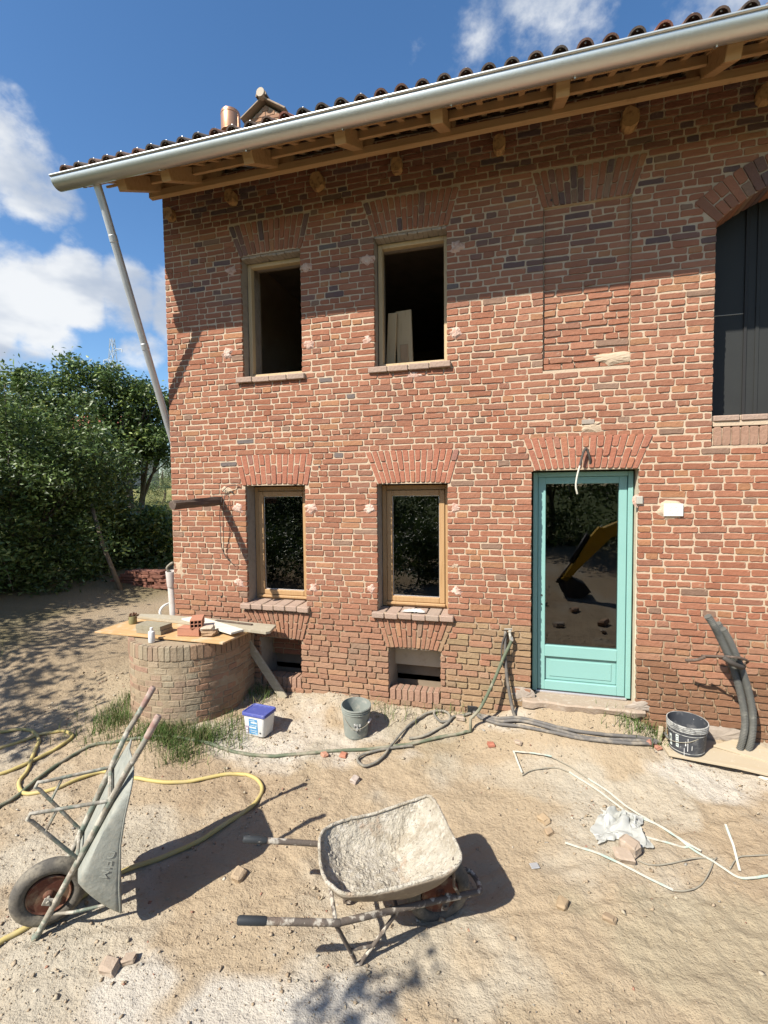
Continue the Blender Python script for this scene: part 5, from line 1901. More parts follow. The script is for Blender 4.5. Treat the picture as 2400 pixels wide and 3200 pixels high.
# ------------------------------------------------------------------ white trunking strips, wires, plastic film
def strip(name, xy, label, w=.014, h=.005, mat='strip_white', lift=.004, straight=False, ends=(0, 0)):
    p = np.array([(x, y, 0) for x, y in xy], float) if straight else spline([(x, y, 0) for x, y in xy], 6)
    if straight: p = np.vstack([np.linspace(p[i], p[i + 1], 8, endpoint=False) for i in range(len(p) - 1)] + [p[-1:]])
    zz = gz(p[:, 0], p[:, 1])
    if straight: zz = np.maximum(np.convolve(np.pad(zz, 4, mode='edge'), np.ones(9) / 9, 'valid'), zz)
    p[:, 2] = zz + h + lift + np.linspace(ends[0], ends[1], len(p))
    V, F = [], []
    t = np.gradient(p, axis=0); t[:, 2] = 0; t /= np.linalg.norm(t, axis=1)[:, None]
    nrm = np.stack([-t[:, 1], t[:, 0], 0 * t[:, 0]], 1)
    for i in range(len(p)):
        for (a, b) in ((-1, 0), (-1, 1), (1, 1), (1, 0)): V.append(p[i] + nrm[i] * a * w / 2 + np.array((0, 0, (b - .5) * h)))
    n = len(p)
    F = [(i * 4 + j, i * 4 + (j + 1) % 4, (i + 1) * 4 + (j + 1) % 4, (i + 1) * 4 + j) for i in range(n - 1) for j in range(4)] + [(3, 2, 1, 0), ((n - 1) * 4, (n - 1) * 4 + 1, (n - 1) * 4 + 2, (n - 1) * 4 + 3)]
    o = MB().add(V, F).build(name, mat, origin=tuple(p[0]))
    return tag(o, label, 'strip', 'white plastic strips on the ground')


strip('plastic_strip', [(.33, -1.42), (.66, -1.53), (.93, -1.64)], 'straight white plastic strip nearest the camera on the right', straight=True, lift=.012)
strip('plastic_strip', [(.43, -.66), (.61, -.80), (.81, -1.0), (1.01, -1.11), (1.17, -1.28), (1.29, -1.38), (1.37, -1.43), (1.45, -1.41), (1.62, -1.34)], 'long white plastic strip running diagonally past the plastic film to the right edge', lift=.010)
strip('plastic_strip', [(.05, -.75), (-.02, -.50)], 'short white strip of the bent pair before the door, pointing at the wall', straight=True, lift=.02)
strip('plastic_strip', [(-.01, -.505), (.14, -.515), (.30, -.535)], 'short white strip of the bent pair before the door, parallel to the wall', straight=True, lift=.02)
strip('plastic_strip', [(1.42, -1.05), (1.41, -1.21), (1.38, -1.38)], 'white plastic strip standing nearly straight up the picture at the right edge', straight=True, lift=.015, ends=(.05, 0))
strip('plastic_strip', [(.57, -.71), (.70, -.81), (.82, -.94), (.96, -1.08), (1.09, -1.19), (1.20, -1.27)], 'white plastic strip lying beside the long diagonal one', w=.014, lift=.014)
strip('plastic_strip', [(.86, -1.22), (.98, -1.24), (1.09, -1.25), (1.13, -1.24)], 'short dull plastic strip right of the plastic film', w=.014)
for xy, lab in (([(.93, -1.64), (1.0, -1.63), (1.1, -1.56), (1.19, -1.44), (1.25, -1.34), (1.28, -1.30)], 'thin grey wire curling from the nearest white strip'), ([(.77, -1.46), (.84, -1.48), (.97, -1.43), (1.14, -1.34), (1.26, -1.32)], 'thin pale wire curving out from under the stone'),
                ([(1.33, -1.37), (1.42, -1.26), (1.52, -1.22), (1.68, -1.17)], 'thin grey wire curving to the right edge behind the strips'), ([(.05, -.76), (.15, -.68), (.32, -.63), (.43, -.66)], 'thin grey wire arching from the bent pair to the long strip'),
                ([(.30, -.53), (.44, -.61), (.57, -.71)], 'thin wire in line with the bent strips in front of the door')):
    p = ground_path(xy, .0045, .008)
    tag(MB().tube(p, .0045, 6).build('thin_wire', 'wire_grey', origin=tuple(p[0]), smooth=True), lab, 'wire', 'loose wires on the ground')

# crumpled plastic film weighed down by a stone
nu, nv = 46, 40
U, Vv = np.meshgrid(np.linspace(0, 1, nu), np.linspace(0, 1, nv))
quad = np.array([(.53, -1.36), (.86, -1.32), (.90, -1.02), (.60, -1.06)])
px = (quad[0, 0] * (1 - U) + quad[1, 0] * U) * (1 - Vv) + (quad[3, 0] * (1 - U) + quad[2, 0] * U) * Vv + .05 * fbm(U * 3, Vv * 3, 3, 7)
py = (quad[0, 1] * (1 - U) + quad[1, 1] * U) * (1 - Vv) + (quad[3, 1] * (1 - U) + quad[2, 1] * U) * Vv + .06 * fbm(U * 3, Vv * 3, 3, 17)
edge = np.minimum(np.minimum(U, 1 - U), np.minimum(Vv, 1 - Vv))
hz = .015 + .055 * np.abs(fbm(U * 3.4, Vv * 5.2, 3, 27)) * np.clip(edge * 6, .15, 1) + .012 * np.abs(fbm(U * 9, Vv * 13, 2, 29)) + .03 * np.exp(-((U - .75) ** 2 + (Vv - .7) ** 2) / .05) * np.abs(fbm(U * 8, Vv * 8, 2, 37))
Vp = np.stack([px, py, gz(px, py) + hz], -1).reshape(-1, 3)
ii = np.arange(nv - 1)[:, None] * nu + np.arange(nu - 1)[None, :]
o = fast_mesh('plastic_film', Vp, np.stack([ii, ii + 1, ii + nu + 1, ii + nu], -1).reshape(-1, 4), 'film', smooth=True, origin=(.72, -1.2, G(.72, -1.2)))
tag(o, 'crumpled whitish plastic film lying on the ground right of the wheelbarrow', 'plastic film')
rubble('stone', (.74, -1.40, G(.74, -1.40) + .005), (.12, .10, .08), 'stone', 'tan angular stone holding down the plastic film', 'stone', 21)
rubble('stone', (.69, -1.47, G(.69, -1.47)), (.11, .09, .05), 'stone', 'smaller grey stone in front of the film\'s tan stone', 'stone', 23)

# scattered bigger lumps
lumps = [(-1.31, -1.10, .06, 'brick', (.50, .42, .36), 'whitish lump of rubble lying left of the wheelbarrow tray\'s far side'), (-1.72, -2.21, .07, 'brick', (.47, .36, .24), 'tan clod with a sharp shadow below the left wheelbarrow\'s tray shadow'),
         (-.22, -.41, .055, 'brick', (.44, .17, .11), 'red brick chip on the ground left of the door step'), (.02, -.40, .05, 'brick', (.47, .37, .28), 'pale chip beside the bent white strips'),
         (-1.52, -.80, .055, 'brick', (.46, .20, .13), 'red brick chip by the dark hose below the grey bucket'), (-1.68, -.86, .05, 'brick', (.48, .25, .17), 'pinkish brick chip by the dark hose, left of the other red one'),
         (.20, -1.22, .06, 'clod', (.44, .33, .21), 'brown clod left of the plastic film, upper of two'), (.23, -1.33, .05, 'clod', (.42, .31, .20), 'brown clod left of the plastic film, lower of two'),
         (1.20, -.24, .05, 'brick', (.46, .22, .15), 'red brick chip in front of the boards under the paint bucket'), (1.12, -.22, .06, 'brick', (.40, .2, .15), 'dark red chip at the end of the dark cables'),
         (1.93, -.40, .05, 'brick', (.72, .64, .52), 'whitish lump at the right edge below the boards'), (-.54, -.11, .07, 'stone', None, 'grey stone at the hole where the cables leave the wall'),
         (.27, -1.92, .06, 'clod', (.40, .30, .19), 'clod with a dark hollow at the lower right of the yard'), (.52, -1.95, .05, 'clod', (.36, .27, .18), 'dark clod right of the one with a hollow'),
         (-2.05, -2.90, .07, 'stone', None, 'grey stone at the lower left between two wheelbarrows'), (-1.98, -2.84, .05, 'stone', None, 'smaller grey stone touching the one between the wheelbarrows'),
         (-3.4, -1.42, .05, 'clod', (.47, .35, .23), 'tan clod beside the dark hose at the left')]
for i, (x, y, s, mt, tn, lab) in enumerate(lumps):
    rubble('brick_chip' if mt == 'brick' else ('stone' if mt == 'stone' else 'clod'), (x, y, G(x, y) - s * .1), (s * 1.25, s, s * .62), mt, lab, 'stone' if mt != 'brick' else 'brick chip', 60 + i, 'loose lumps on the ground', tn if mt != 'stone' else None)
slate = MB().box((.12, -1.66, G(.12, -1.66) + .006), (.055, .045, .008), rotz(.4), .002)
tag(slate.build('slate_chip', 'zinc_pipe', origin=(.12, -1.66, G(.12, -1.66))), 'small blue-grey chip on the soil right of the wheelbarrow shadow', 'chip')
# crumpled rag on the right-hand window sill
nu = 16
U, Vv = np.meshgrid(np.linspace(-1, 1, nu), np.linspace(-1, 1, nu))
rr = np.hypot(U, Vv)
px = -1.03 + .11 * U + .02 * fbm(U * 2, Vv * 2, 2, 3); py = .03 + .05 * Vv
pz = 1.078 + .012 * np.clip(1 - rr, 0, 1) + .028 * np.abs(fbm(U * 3, Vv * 3, 3, 8)) * np.clip(1.25 - rr, 0, 1)
ii = np.arange(nu - 1)[:, None] * nu + np.arange(nu - 1)[None, :]
o = fast_mesh('rag', np.stack([px, py, pz], -1).reshape(-1, 3), np.stack([ii, ii + 1, ii + nu + 1, ii + nu], -1).reshape(-1, 4), 'cloth_white', smooth=True, origin=(-1.03, .03, 1.075))
tag(o, 'crumpled whitish rag lying on the sill of the right ground-floor window', 'rag')

# gravel, clods and chips: too many to count
def icos():
    t = (1 + 5 ** .5) / 2
    v = np.array([(-1, t, 0), (1, t, 0), (-1, -t, 0), (1, -t, 0), (0, -1, t), (0, 1, t), (0, -1, -t), (0, 1, -t), (t, 0, -1), (t, 0, 1), (-t, 0, -1), (-t, 0, 1)], float)
    f = np.array([(0, 11, 5), (0, 5, 1), (0, 1, 7), (0, 7, 10), (0, 10, 11), (1, 5, 9), (5, 11, 4), (11, 10, 2), (10, 7, 6), (7, 1, 8), (3, 9, 4), (3, 4, 2), (3, 2, 6), (3, 6, 8), (3, 8, 9), (4, 9, 5), (2, 4, 11), (6, 2, 10), (8, 6, 7), (9, 8, 1)])
    return v / np.linalg.norm(v[0]), f


IV = np.array([(1, 0, 0), (-1, 0, 0), (0, 1, 0), (0, -1, 0), (0, 0, 1), (0, 0, -1)], float)
IF = np.array([(0, 2, 4), (2, 1, 4), (1, 3, 4), (3, 0, 4), (2, 0, 5), (1, 2, 5), (3, 1, 5), (0, 3, 5)])
NC = 34000
cx = RNG.uniform(-5.4, 2.3, NC); cy = -RNG.uniform(0, 1, NC) ** .8 * 3.3 + .02
dens = fbm(cx * 1.1, cy * 1.1, 3, 44) + .6 * np.exp(-((cy + .12) / .25) ** 2) + RNG.uniform(-.7, .7, NC)
keep = dens > .02
cx, cy = cx[keep], cy[keep]
NC = len(cx)
sz = .0022 + .011 * RNG.random(NC) ** 14 + .0036 * RNG.random(NC) ** 3
sz *= np.where(np.abs(cy) < .25, 1.5, 1.0)
scl = sz[:, None] * RNG.uniform(.6, 1.5, (NC, 3)) * np.array((1, 1, .6))
ang = RNG.uniform(0, 6.28, NC)
base = IV[None] + RNG.uniform(-.45, .45, (NC, 6, 3))
P = base * scl[:, None, :]
ca, sa_ = np.cos(ang)[:, None], np.sin(ang)[:, None]
P = np.stack([P[..., 0] * ca - P[..., 1] * sa_, P[..., 0] * sa_ + P[..., 1] * ca, P[..., 2]], -1)
P += np.stack([cx, cy, gz(cx, cy) + .004 + scl[:, 2] * .25], -1)[:, None, :]
pal_c = np.array([(.45, .355, .25), (.42, .325, .22), (.48, .41, .30), (.37, .28, .19), (.56, .51, .42), (.38, .20, .14), (.35, .33, .29)])
ci = RNG.choice(7, NC, p=[.40, .26, .16, .09, .03, .03, .03])
tint = np.repeat(pal_c[ci] * RNG.uniform(.8, 1.12, (NC, 1)), 6, axis=0)
o = fast_mesh('gravel', P.reshape(-1, 3), (IF[None] + 6 * np.arange(NC)[:, None, None]).reshape(-1, 3), 'clod', tint=tint)
tag(o, 'loose clods, chips and gravel strewn over the bare soil', 'gravel', kind='stuff')


# grass tufts
def grass(cx, cy, n, h, col):
    a = RNG.uniform(0, 6.28, n)
    L = h * RNG.uniform(.4, 1.15, n)
    lean = RNG.uniform(.15, .9, n)
    w = .0028
    d = np.stack([np.cos(a), np.sin(a)], 1)
    p = np.stack([-d[:, 1], d[:, 0]], 1)
    z0 = gz(cx, cy)
    lv = []
    for t, ww in ((0, 1), (.5, .8), (1, .1)):
        ox = d * (lean * L * t ** 2)[:, None]
        zz = z0 + L * (t - .35 * lean * t * t)
        for s_ in (-1, 1):
            lv.append(np.stack([cx + ox[:, 0] + p[:, 0] * w * ww * s_, cy + ox[:, 1] + p[:, 1] * w * ww * s_, zz], 1))
    Vg = np.stack(lv, 1).reshape(-1, 3)
    b = 6 * np.arange(n)[:, None]
    Fq = np.concatenate([b + np.array([[0, 1, 3, 2]]), b + np.array([[2, 3, 5, 4]])])
    return Vg, Fq, np.repeat(col, 6, axis=0)


gxs_, gys_ = [], []
for (x, y, rx, ry, n) in [(-3.05, -.93, .25, .10, 600), (-2.9, -.95, .06, .05, 200), (-3.2, -1.05, .08, .06, 260), (-3.55, -1.0, .30, .10, 380), (-3.4, -.98, .06, .05, 180), (-4.0, -.85, .14, .10, 420), (-4.15, -.55, .08, .2, 260), (-2.75, -.72, .14, .14, 220), (-2.95, -1.2, .08, .06, 200), (-3.7, -1.2, .45, .12, 160), (-7.2, 1.0, .5, .8, 900), (-6.7, 2.0, .5, .7, 900), (-7.8, .0, .5, .6, 700), (-6.2, 3.0, .4, .5, 400), (-.72, -.04, .2, .05, 60), (1.1, -.08, .14, .08, 260), (-2.75, -.12, .08, .08, 160), (-1.25, -.15, .25, .06, 70)]:
    gxs_.append(RNG.normal(x, rx, n)); gys_.append(RNG.normal(y, ry, n))
gxa, gya = np.concatenate(gxs_), np.concatenate(gys_)
rel = (gxa - WC[0]) ** 2 + (gya - WC[1]) ** 2
ok = (gya < -.02) & (rel > (WR + .01) ** 2)
gxa, gya = gxa[ok], gya[ok]
colr = np.array([(.10, .17, .04), (.13, .20, .055), (.19, .21, .08), (.32, .27, .14)])[RNG.choice(4, len(gxa), p=[.38, .32, .18, .12])] * RNG.uniform(.8, 1.3, (len(gxa), 1))
Vg, Fq, tg = grass(gxa, gya, len(gxa), .15, colr)
tag(fast_mesh('grass', Vg, Fq, 'grass', tint=tg), 'ragged green grass growing round the foot of the well', 'grass', kind='stuff')

# ------------------------------------------------------------------ behind the corner
m = MB().tube([(-4.06, .16, .1), (-4.03, .07, 1.05), (-4.025, .055, 1.21), (-4.02, .04, 1.36)], .052, 16)
root = empty('pvc_pipe', (-4.06, .16, .05), 'stub of white plastic drain pipe standing at the house corner behind the well', 'pipe')
m.build('pipe', 'pvc_white', root, smooth=True, angle=50)
MB().lathe([(.056, -.10), (.0605, -.09), (.0605, .09), (.050, .09), (.048, .0)], (-4.018, .04, 1.30), 20, (.02, -.13, 1)).build('socket', 'pvc_white', root, smooth=True, angle=40)
MB().tube(spline([(-4.0, .02, 1.36), (-4.03, -.02, 1.43), (-3.99, -.01, 1.48), (-3.95, -.012, 1.50)], 6), .014, 8).build('loose_cable', 'wire_grey', root, smooth=True)
# white plastic garden chair, only its arm and leg show past the pipe
root = empty('garden_chair', (-4.60, 1.05, G(-4.60, 1.05)), 'white plastic garden chair half hidden behind the drain pipe at the corner', 'chair')
c0 = np.array((-4.60, 1.05, G(-4.60, 1.05)))
MB().box(c0 + (0, 0, .43), (.44, .44, .03), bev=.012).build('seat', 'plastic_white', root)
for sx in (-1, 1):
    for sy in (-1, 1):
        MB().tube([c0 + (sx * .24, sy * .22, 0), c0 + (sx * .21, sy * .20, .43)], [.018, .024], 8).build('leg', 'plastic_white', root, smooth=True)
    MB().tube(spline([c0 + (sx * .21, -.2, .43), c0 + (sx * .25, -.26, .56), c0 + (sx * .25, -.16, .64), c0 + (sx * .24, .1, .65), c0 + (sx * .22, .22, .68)], 6), .018, 8).build('armrest', 'plastic_white', root, smooth=True)
for k in range(5): MB().box(c0 + (-.18 + .09 * k, .24, .62), (.05, .02, .42), rotx(-.15), .008).build('back_slat', 'plastic_white', root)
MB().box(c0 + (0, .275, .83), (.44, .025, .06), rotx(-.15), .01).build('top_rail', 'plastic_white', root)

# pile of old bricks under the trees
pile_c = np.array((-7.25, 3.3))
k = 0
for lay_ in range(5):
    n_ = (6, 6, 5, 4, 3)[lay_]
    for i in range(n_):
        for j in range(2):
            x, y = pile_c[0] + (i - n_ / 2) * .27 + random.uniform(-.03, .03), pile_c[1] + j * .16 + random.uniform(-.02, .02)
            z_ = G(*pile_c) + .03 + lay_ * .068
            o = MB().box((x, y, z_), (.25, .13, .062), rotz(random.uniform(-.12, .12) + .2), .006, tuple(np.array((.26, .115, .08)) * random.uniform(.8, 1.2))).build('old_brick', 'brick', origin=(x, y, z_ - .03))
            tag(o, 'old red brick in the shaded pile behind the house corner', 'brick', 'bricks piled in the shade behind the corner')
MB_ = MB().tube([(-7.52, 2.86, G(-7.52, 2.86) - .05), (-8.10, 3.0, 1.30), (-8.45, 3.1, 2.1)], [.045, .04, .035], 9)
tag(MB_.build('leaning_pole', 'pole', origin=(-7.52, 2.86, G(-7.52, 2.86)), smooth=True), 'grey wooden pole leaning in the dark hedge', 'pole')

# ------------------------------------------------------------------ trees and shrubs
def leaves(cent, L, Wd, up=.4, droop=.0):
    n = len(cent)
    d = RNG.normal(size=(n, 3)); d[:, 2] = d[:, 2] * .6 - droop
    d /= np.linalg.norm(d, axis=1)[:, None]
    nn = RNG.normal(size=(n, 3)); nn[:, 2] += up * 2
    b = np.cross(nn, d); b /= np.linalg.norm(b, axis=1)[:, None] + 1e-9
    nn = np.cross(d, b)
    Ls = (L * RNG.uniform(.6, 1.3, n))[:, None]; Ws = (Wd * RNG.uniform(.7, 1.25, n))[:, None]
    v0 = cent - d * Ls * .5
    v2 = cent + d * Ls * .5
    v1 = cent + b * Ws * .5 + nn * Ws * .18 - d * Ls * .06
    v3 = cent - b * Ws * .5 + nn * Ws * .18 - d * Ls * .06
    V = np.stack([v0, v1, v2, v3], 1).reshape(-1, 3)
    o = 4 * np.arange(n)[:, None]
    F = np.concatenate([o + np.array([[0, 1, 2]]), o + np.array([[0, 2, 3]])])
    return V, F


def tree(name, label, cat, base, blobs, n, L, Wd, cols, group=None, trunk=.10, clump=.16, up=.4, per=26, limbs=True, droop=0.0, shell=.55, lumpy=True):
    cols = np.array(cols) * 2.35
    bz = G(base[0], base[1])
    root = empty(name, (base[0], base[1], bz), label, cat, group)
    m = MB()
    P0 = np.array((base[0], base[1], bz - .15))
    zt = max(b[2] for b in blobs)
    top = np.array((np.mean([b[0] for b in blobs]), np.mean([b[1] for b in blobs]), bz + (zt - bz) * .75))
    k = spline([P0, P0 + (top - P0) * .35 + np.array((.1, .05, 0)), P0 + (top - P0) * .7, top], 4)
    m.tube(k, np.linspace(trunk, trunk * .3, len(k)), 9)
    if limbs:
        for b in blobs:
            s = k[int(len(k) * random.uniform(.25, .7))]
            e = np.array(b[:3])
            mid = (s + e) / 2 + np.array((0, 0, -.1)) + RNG.normal(0, .08, 3)
            q = spline([s, mid, e], 4)
            m.tube(q, np.linspace(trunk * .42, trunk * .1, len(q)), 6)
            for _ in range(3):
                e2 = e + RNG.normal(0, 1, 3) * np.array(b[3:6]) * .5
                q = spline([mid, (mid + e2) / 2 + RNG.normal(0, .05, 3), e2], 3)
                m.tube(q, np.linspace(trunk * .2, trunk * .05, len(q)), 5)
    m.build('trunk', 'bark', root, smooth=True)
    if lumpy:
        nb = []
        for b in blobs:
            nb.append((*b[:3], b[3] * .72, b[4] * .72, b[5] * .72))
            for _ in range(9):
                q = RNG.normal(size=3); q /= np.linalg.norm(q)
                s_ = RNG.uniform(.26, .46)
                nb.append((b[0] + q[0] * b[3] * .85, b[1] + q[1] * b[4] * .85, b[2] + q[2] * b[5] * .85, b[3] * s_, b[4] * s_, b[5] * s_ * .9))
        blobs = nb
    wts = np.array([(b[3] * b[4] * b[5]) ** (.75) for b in blobs]); wts /= wts.sum()
    ncl = max(8, n // per)
    bi = RNG.choice(len(blobs), ncl, p=wts)
    B = np.array(blobs)[bi]
    d = RNG.normal(size=(ncl, 3)); d /= np.linalg.norm(d, axis=1)[:, None]
    r = RNG.uniform(0, 1, ncl) ** (1 / 3.)
    r = shell + (1 - shell) * r
    r = np.where(RNG.random(ncl) < .25, RNG.uniform(.2, 1, ncl), r) * RNG.uniform(.85, 1.12, ncl)
    cc = B[:, :3] + d * r[:, None] * B[:, 3:6]
    ci = np.repeat(np.arange(ncl), per)
    cent = cc[ci] + RNG.normal(0, clump, (len(ci), 3)) * np.array((1, 1, .7))
    cent[:, 2] = np.maximum(cent[:, 2], gz(cent[:, 0], cent[:, 1]) + .03)
    V, F = leaves(cent, L, Wd, up, droop)
    cl = np.array(cols)[RNG.choice(len(cols), ncl)][ci] * RNG.uniform(.75, 1.25, (len(ci), 1))
    fast_mesh('crown', V, F, 'leaf', tint=np.repeat(cl, 4, axis=0), parent=root)
    return root


DK = [(.030, .048, .012), (.036, .058, .014), (.045, .068, .018), (.026, .040, .010)]
MD = [(.050, .080, .020), (.060, .095, .024), (.042, .068, .018), (.075, .105, .030)]
LT = [(.105, .135, .030), (.13, .15, .035), (.085, .12, .028), (.16, .155, .04)]
YG = [(.12, .16, .03), (.09, .13, .028), (.16, .18, .045)]
DR = [(.20, .18, .07), (.15, .15, .05), (.24, .20, .09), (.12, .14, .04)]
hg = 'trees and shrubs left of the house'
tree('laurel_tree', 'dense dark glossy shrub filling the lower left, lit leaves speckling it', 'tree', (-9.4, 2.0), [(-9.6, 1.6, 2.0, 1.3, 1.2, 1.6), (-9.2, 2.4, 3.0, 1.2, 1.1, 1.3), (-9.0, 2.9, 1.5, 1.1, 1.0, 1.3), (-9.9, 1.0, 3.0, 1.0, 1.0, 1.2), (-8.7, 3.0, 2.6, .8, .8, 1.0), (-9.3, 1.9, .8, 1.2, 1.0, .7)], 34000, .105, .045, DK + MD, hg, .09, .15)
tree('laurel_tree', 'dark shrub with larger drooping leaves at the hedge end nearest the house', 'tree', (-9.9, 4.3), [(-9.8, 4.2, 2.6, 1.0, .9, 1.4), (-9.5, 4.2, 1.6, .7, .8, .9), (-10.1, 4.4, 1.4, 1.0, .9, 1.2), (-9.6, 4.1, 3.1, .7, .7, .8)], 16000, .13, .055, DK + MD, hg, .08, .14, droop=.4)
tree('laurel_tree', 'dark dense undergrowth behind the leaning pole', 'tree', (-10.6, 4.6), [(-10.6, 4.6, 1.2, 1.6, .9, 1.3), (-9.4, 5.2, 1.0, 1.0, .7, .9), (-11.8, 4.2, 1.4, 1.4, 1.0, 1.4), (-8.9, 4.7, .55, .8, .6, .5)], 15000, .12, .055, DK, hg, .07, .15, lumpy=False)
tree('broadleaf_tree', 'yellowish-green leafy tree at the left picture edge', 'tree', (-11.4, 2.2), [(-11.2, 2.6, 4.0, 1.3, 1.2, 1.1), (-11.5, 1.8, 3.0, 1.2, 1.2, 1.2), (-10.6, 3.2, 3.6, .9, .9, .9)], 17000, .10, .05, LT + YG + MD, hg, .10, .16)
# tall walnut-like trees behind
tree('walnut_tree', 'tall tree with the highest rounded top against the sky, left of the pylon', 'tree', (-13.9, 7.5), [(-14.2, 7.4, 5.4, 1.0, 1.0, .7), (-13.8, 7.5, 6.3, .65, .65, .5), (-15.1, 7.4, 5.9, .7, .7, .5), (-13.2, 7.6, 5.2, .8, .8, .7), (-13.9, 7.2, 3.6, 1.6, 1.4, 1.4), (-15.5, 7.0, 4.4, 1.2, 1.2, 1.2)], 15000, .15, .065, MD + DK + LT[:1], hg, .16, .16, shell=.5)
tree('walnut_tree', 'tall tree standing in front of the pylon, right-hand top of the tree line', 'tree', (-12.4, 8.2), [(-13.2, 8.1, 6.05, .65, .65, .6), (-12.4, 8.2, 5.75, .75, .75, .6), (-11.6, 8.4, 5.35, .75, .75, .6), (-12.5, 8.0, 4.3, 1.5, 1.3, 1.1)], 12000, .14, .06, MD + DK + LT[:1], hg, .14, .16, shell=.5)
tree('walnut_tree', 'dark tree closing the gap beside the house corner under the downpipe', 'tree', (-13.3, 9.4), [(-12.1, 9.2, 5.1, .8, .8, .8), (-12.9, 9.2, 4.3, 1.2, 1.1, 1.1), (-12.0, 9.4, 4.1, .9, .9, .9), (-11.6, 9.6, 5.4, .5, .5, .5), (-13.6, 9.0, 3.2, .9, .9, .9)], 13000, .13, .06, DK + MD, hg, .13, .18)
tree('broadleaf_tree', 'low dense tree behind the hedge, left of the red roof', 'tree', (-17.3, 8.5), [(-17.3, 8.4, 5.0, 1.3, 1.3, .9), (-18.2, 8.0, 4.6, 1.4, 1.3, 1.2), (-16.2, 8.8, 4.2, 1.3, 1.2, 1.2)], 13000, .15, .065, MD + LT, hg, .14, .2)
tree('vine_shrub', 'bright green vine shrub close to the house corner, shaded below', 'shrub', (-9.0, 5.9), [(-8.85, 5.6, 1.5, .6, .5, .45), (-9.4, 5.8, 1.1, .8, .6, .7), (-8.6, 5.6, .9, .5, .5, .6), (-10.0, 6.0, 1.1, .8, .7, .8)], 9000, .10, .075, YG + MD, hg, .04, .10)
tree('juniper_bush', 'upright feathery grey-green bush in the meadow beside the house corner', 'shrub', (-15.5, 13.5), [(-15.5, 13.5, 3.0, .75, .7, .8), (-15.4, 13.5, 3.8, .5, .45, .7), (-16.0, 13.6, 2.6, .6, .6, .6), (-14.9, 13.6, 3.1, .5, .5, .9)], 9000, .09, .02, [(.075, .10, .045), (.09, .12, .055), (.06, .085, .035)], hg, .06, .10, up=-.2)
tree('meadow_shrub', 'dry yellowish scrub on the meadow bank behind the hedge', 'shrub', (-14.2, 11.4), [(-14.2, 11.4, 1.6, 1.3, .8, .45), (-12.9, 11.2, 1.5, 1.2, .9, .45), (-15.6, 11.6, 1.7, 1.3, 1.0, .5)], 9000, .10, .022, DR, hg, .03, .14)
tree('sapling', 'thin sapling sticking up above the tree line at the left', 'tree', (-14.5, 6.4), [(-14.47, 6.4, 5.55, .20, .20, .30), (-14.45, 6.4, 5.95, .14, .14, .18)], 400, .20, .06, MD, hg, .035, .09, per=8, lumpy=False)
# outside the picture, towards the sun: they shade the left of the yard
sg = 'trees at the left of the yard, outside the view'
tree('shade_tree', 'leafy tree left of the yard shading the track', 'tree', (-8.6, -3.8), [(-8.4, -3.4, 3.7, 1.4, 1.4, 1.0), (-6.95, -4.3, 3.3, .95, .95, .6), (-6.4, -3.95, 3.1, .5, .5, .4), (-9.4, -4.2, 3.4, 1.3, 1.3, 1.2), (-8.2, -4.4, 2.7, 1.2, 1.0, 1.0)], 6500, .13, .06, MD + DK, sg, .12, .2)
tree('shade_tree', 'broad leafy tree at the left edge shading the hedge foot', 'tree', (-10.2, .2), [(-10.0, .1, 2.7, 1.1, 1.2, .7), (-10.6, -.7, 3.0, 1.2, 1.2, .7), (-9.7, -1.0, 2.7, 1.0, 1.0, .8), (-9.15, .45, 2.7, .8, .8, .6)], 16000, .13, .06, MD + DK, sg, .12, .2)
tree('shade_tree', 'leafy tree further back left of the yard', 'tree', (-10.6, -1.6), [(-10.4, -1.9, 3.0, 1.3, 1.3, 1.0), (-9.8, -1.4, 2.7, 1.0, 1.0, .8), (-11.2, -2.4, 2.7, 1.2, 1.2, 1.0)], 12000, .13, .06, MD + DK, sg, .12, .2)
tree('shade_tree', 'young tree behind the camera whose twig shades the foreground', 'tree', (-4.1, -7.6), [(-3.9, -7.3, 3.5, .45, .45, .35), (-2.60, -5.78, 3.3, .16, .10, .06), (-2.42, -5.60, 3.3, .11, .09, .05), (-2.29, -5.40, 3.32, .07, .07, .04), (-3.0, -6.3, 3.3, .10, .12, .05)], 1000, .085, .055, MD, sg, .03, .045, per=7, limbs=False, lumpy=False)
# weeds and low shrubs on the bank behind the camera
for i, (x, y, r_) in enumerate(((-2.6, -7.0, .8), (-4.6, -6.5, 1.0), (-6.6, -6.6, 1.1), (-.9, -8.2, .8), (-5.6, -8.2, 1.2), (-8.8, -7.4, 1.3), (-3.2, -9.2, 1.1))):
    tree('bank_shrub', 'low leafy shrub on the bank behind the camera', 'shrub', (x, y), [(x, y, .5, r_, r_ * .7, .7), (x + .3, y, 1.0, r_ * .6, r_ * .5, .6)], 2200, .13, .06, DK + MD, 'low shrubs on the bank', .03, .14)
# a belt of trees behind the camera, seen only in the window panes
bgp = 'tree belt behind the camera'
for i, x in enumerate((-19, -15.5, -12, -8.6, -5.2, -2.0, 1.2, 4.4, 7.6, 11)):
    y = -13.5 - (i % 3) * 1.2
    tree('belt_tree', 'bushy tree in the belt facing the house', 'tree', (x, y), [(x, y, 2.2, 2.0, 1.3, 2.0), (x + .8, y + .3, 4.0, 1.5, 1.2, 1.4), (x - .9, y - .2, 3.4, 1.4, 1.2, 1.4), (x, y + .6, 1.0, 1.8, .9, 1.0)], 7000, .17, .08, DK + MD + (YG if i in (6, 4) else []), bgp, .12, .26)

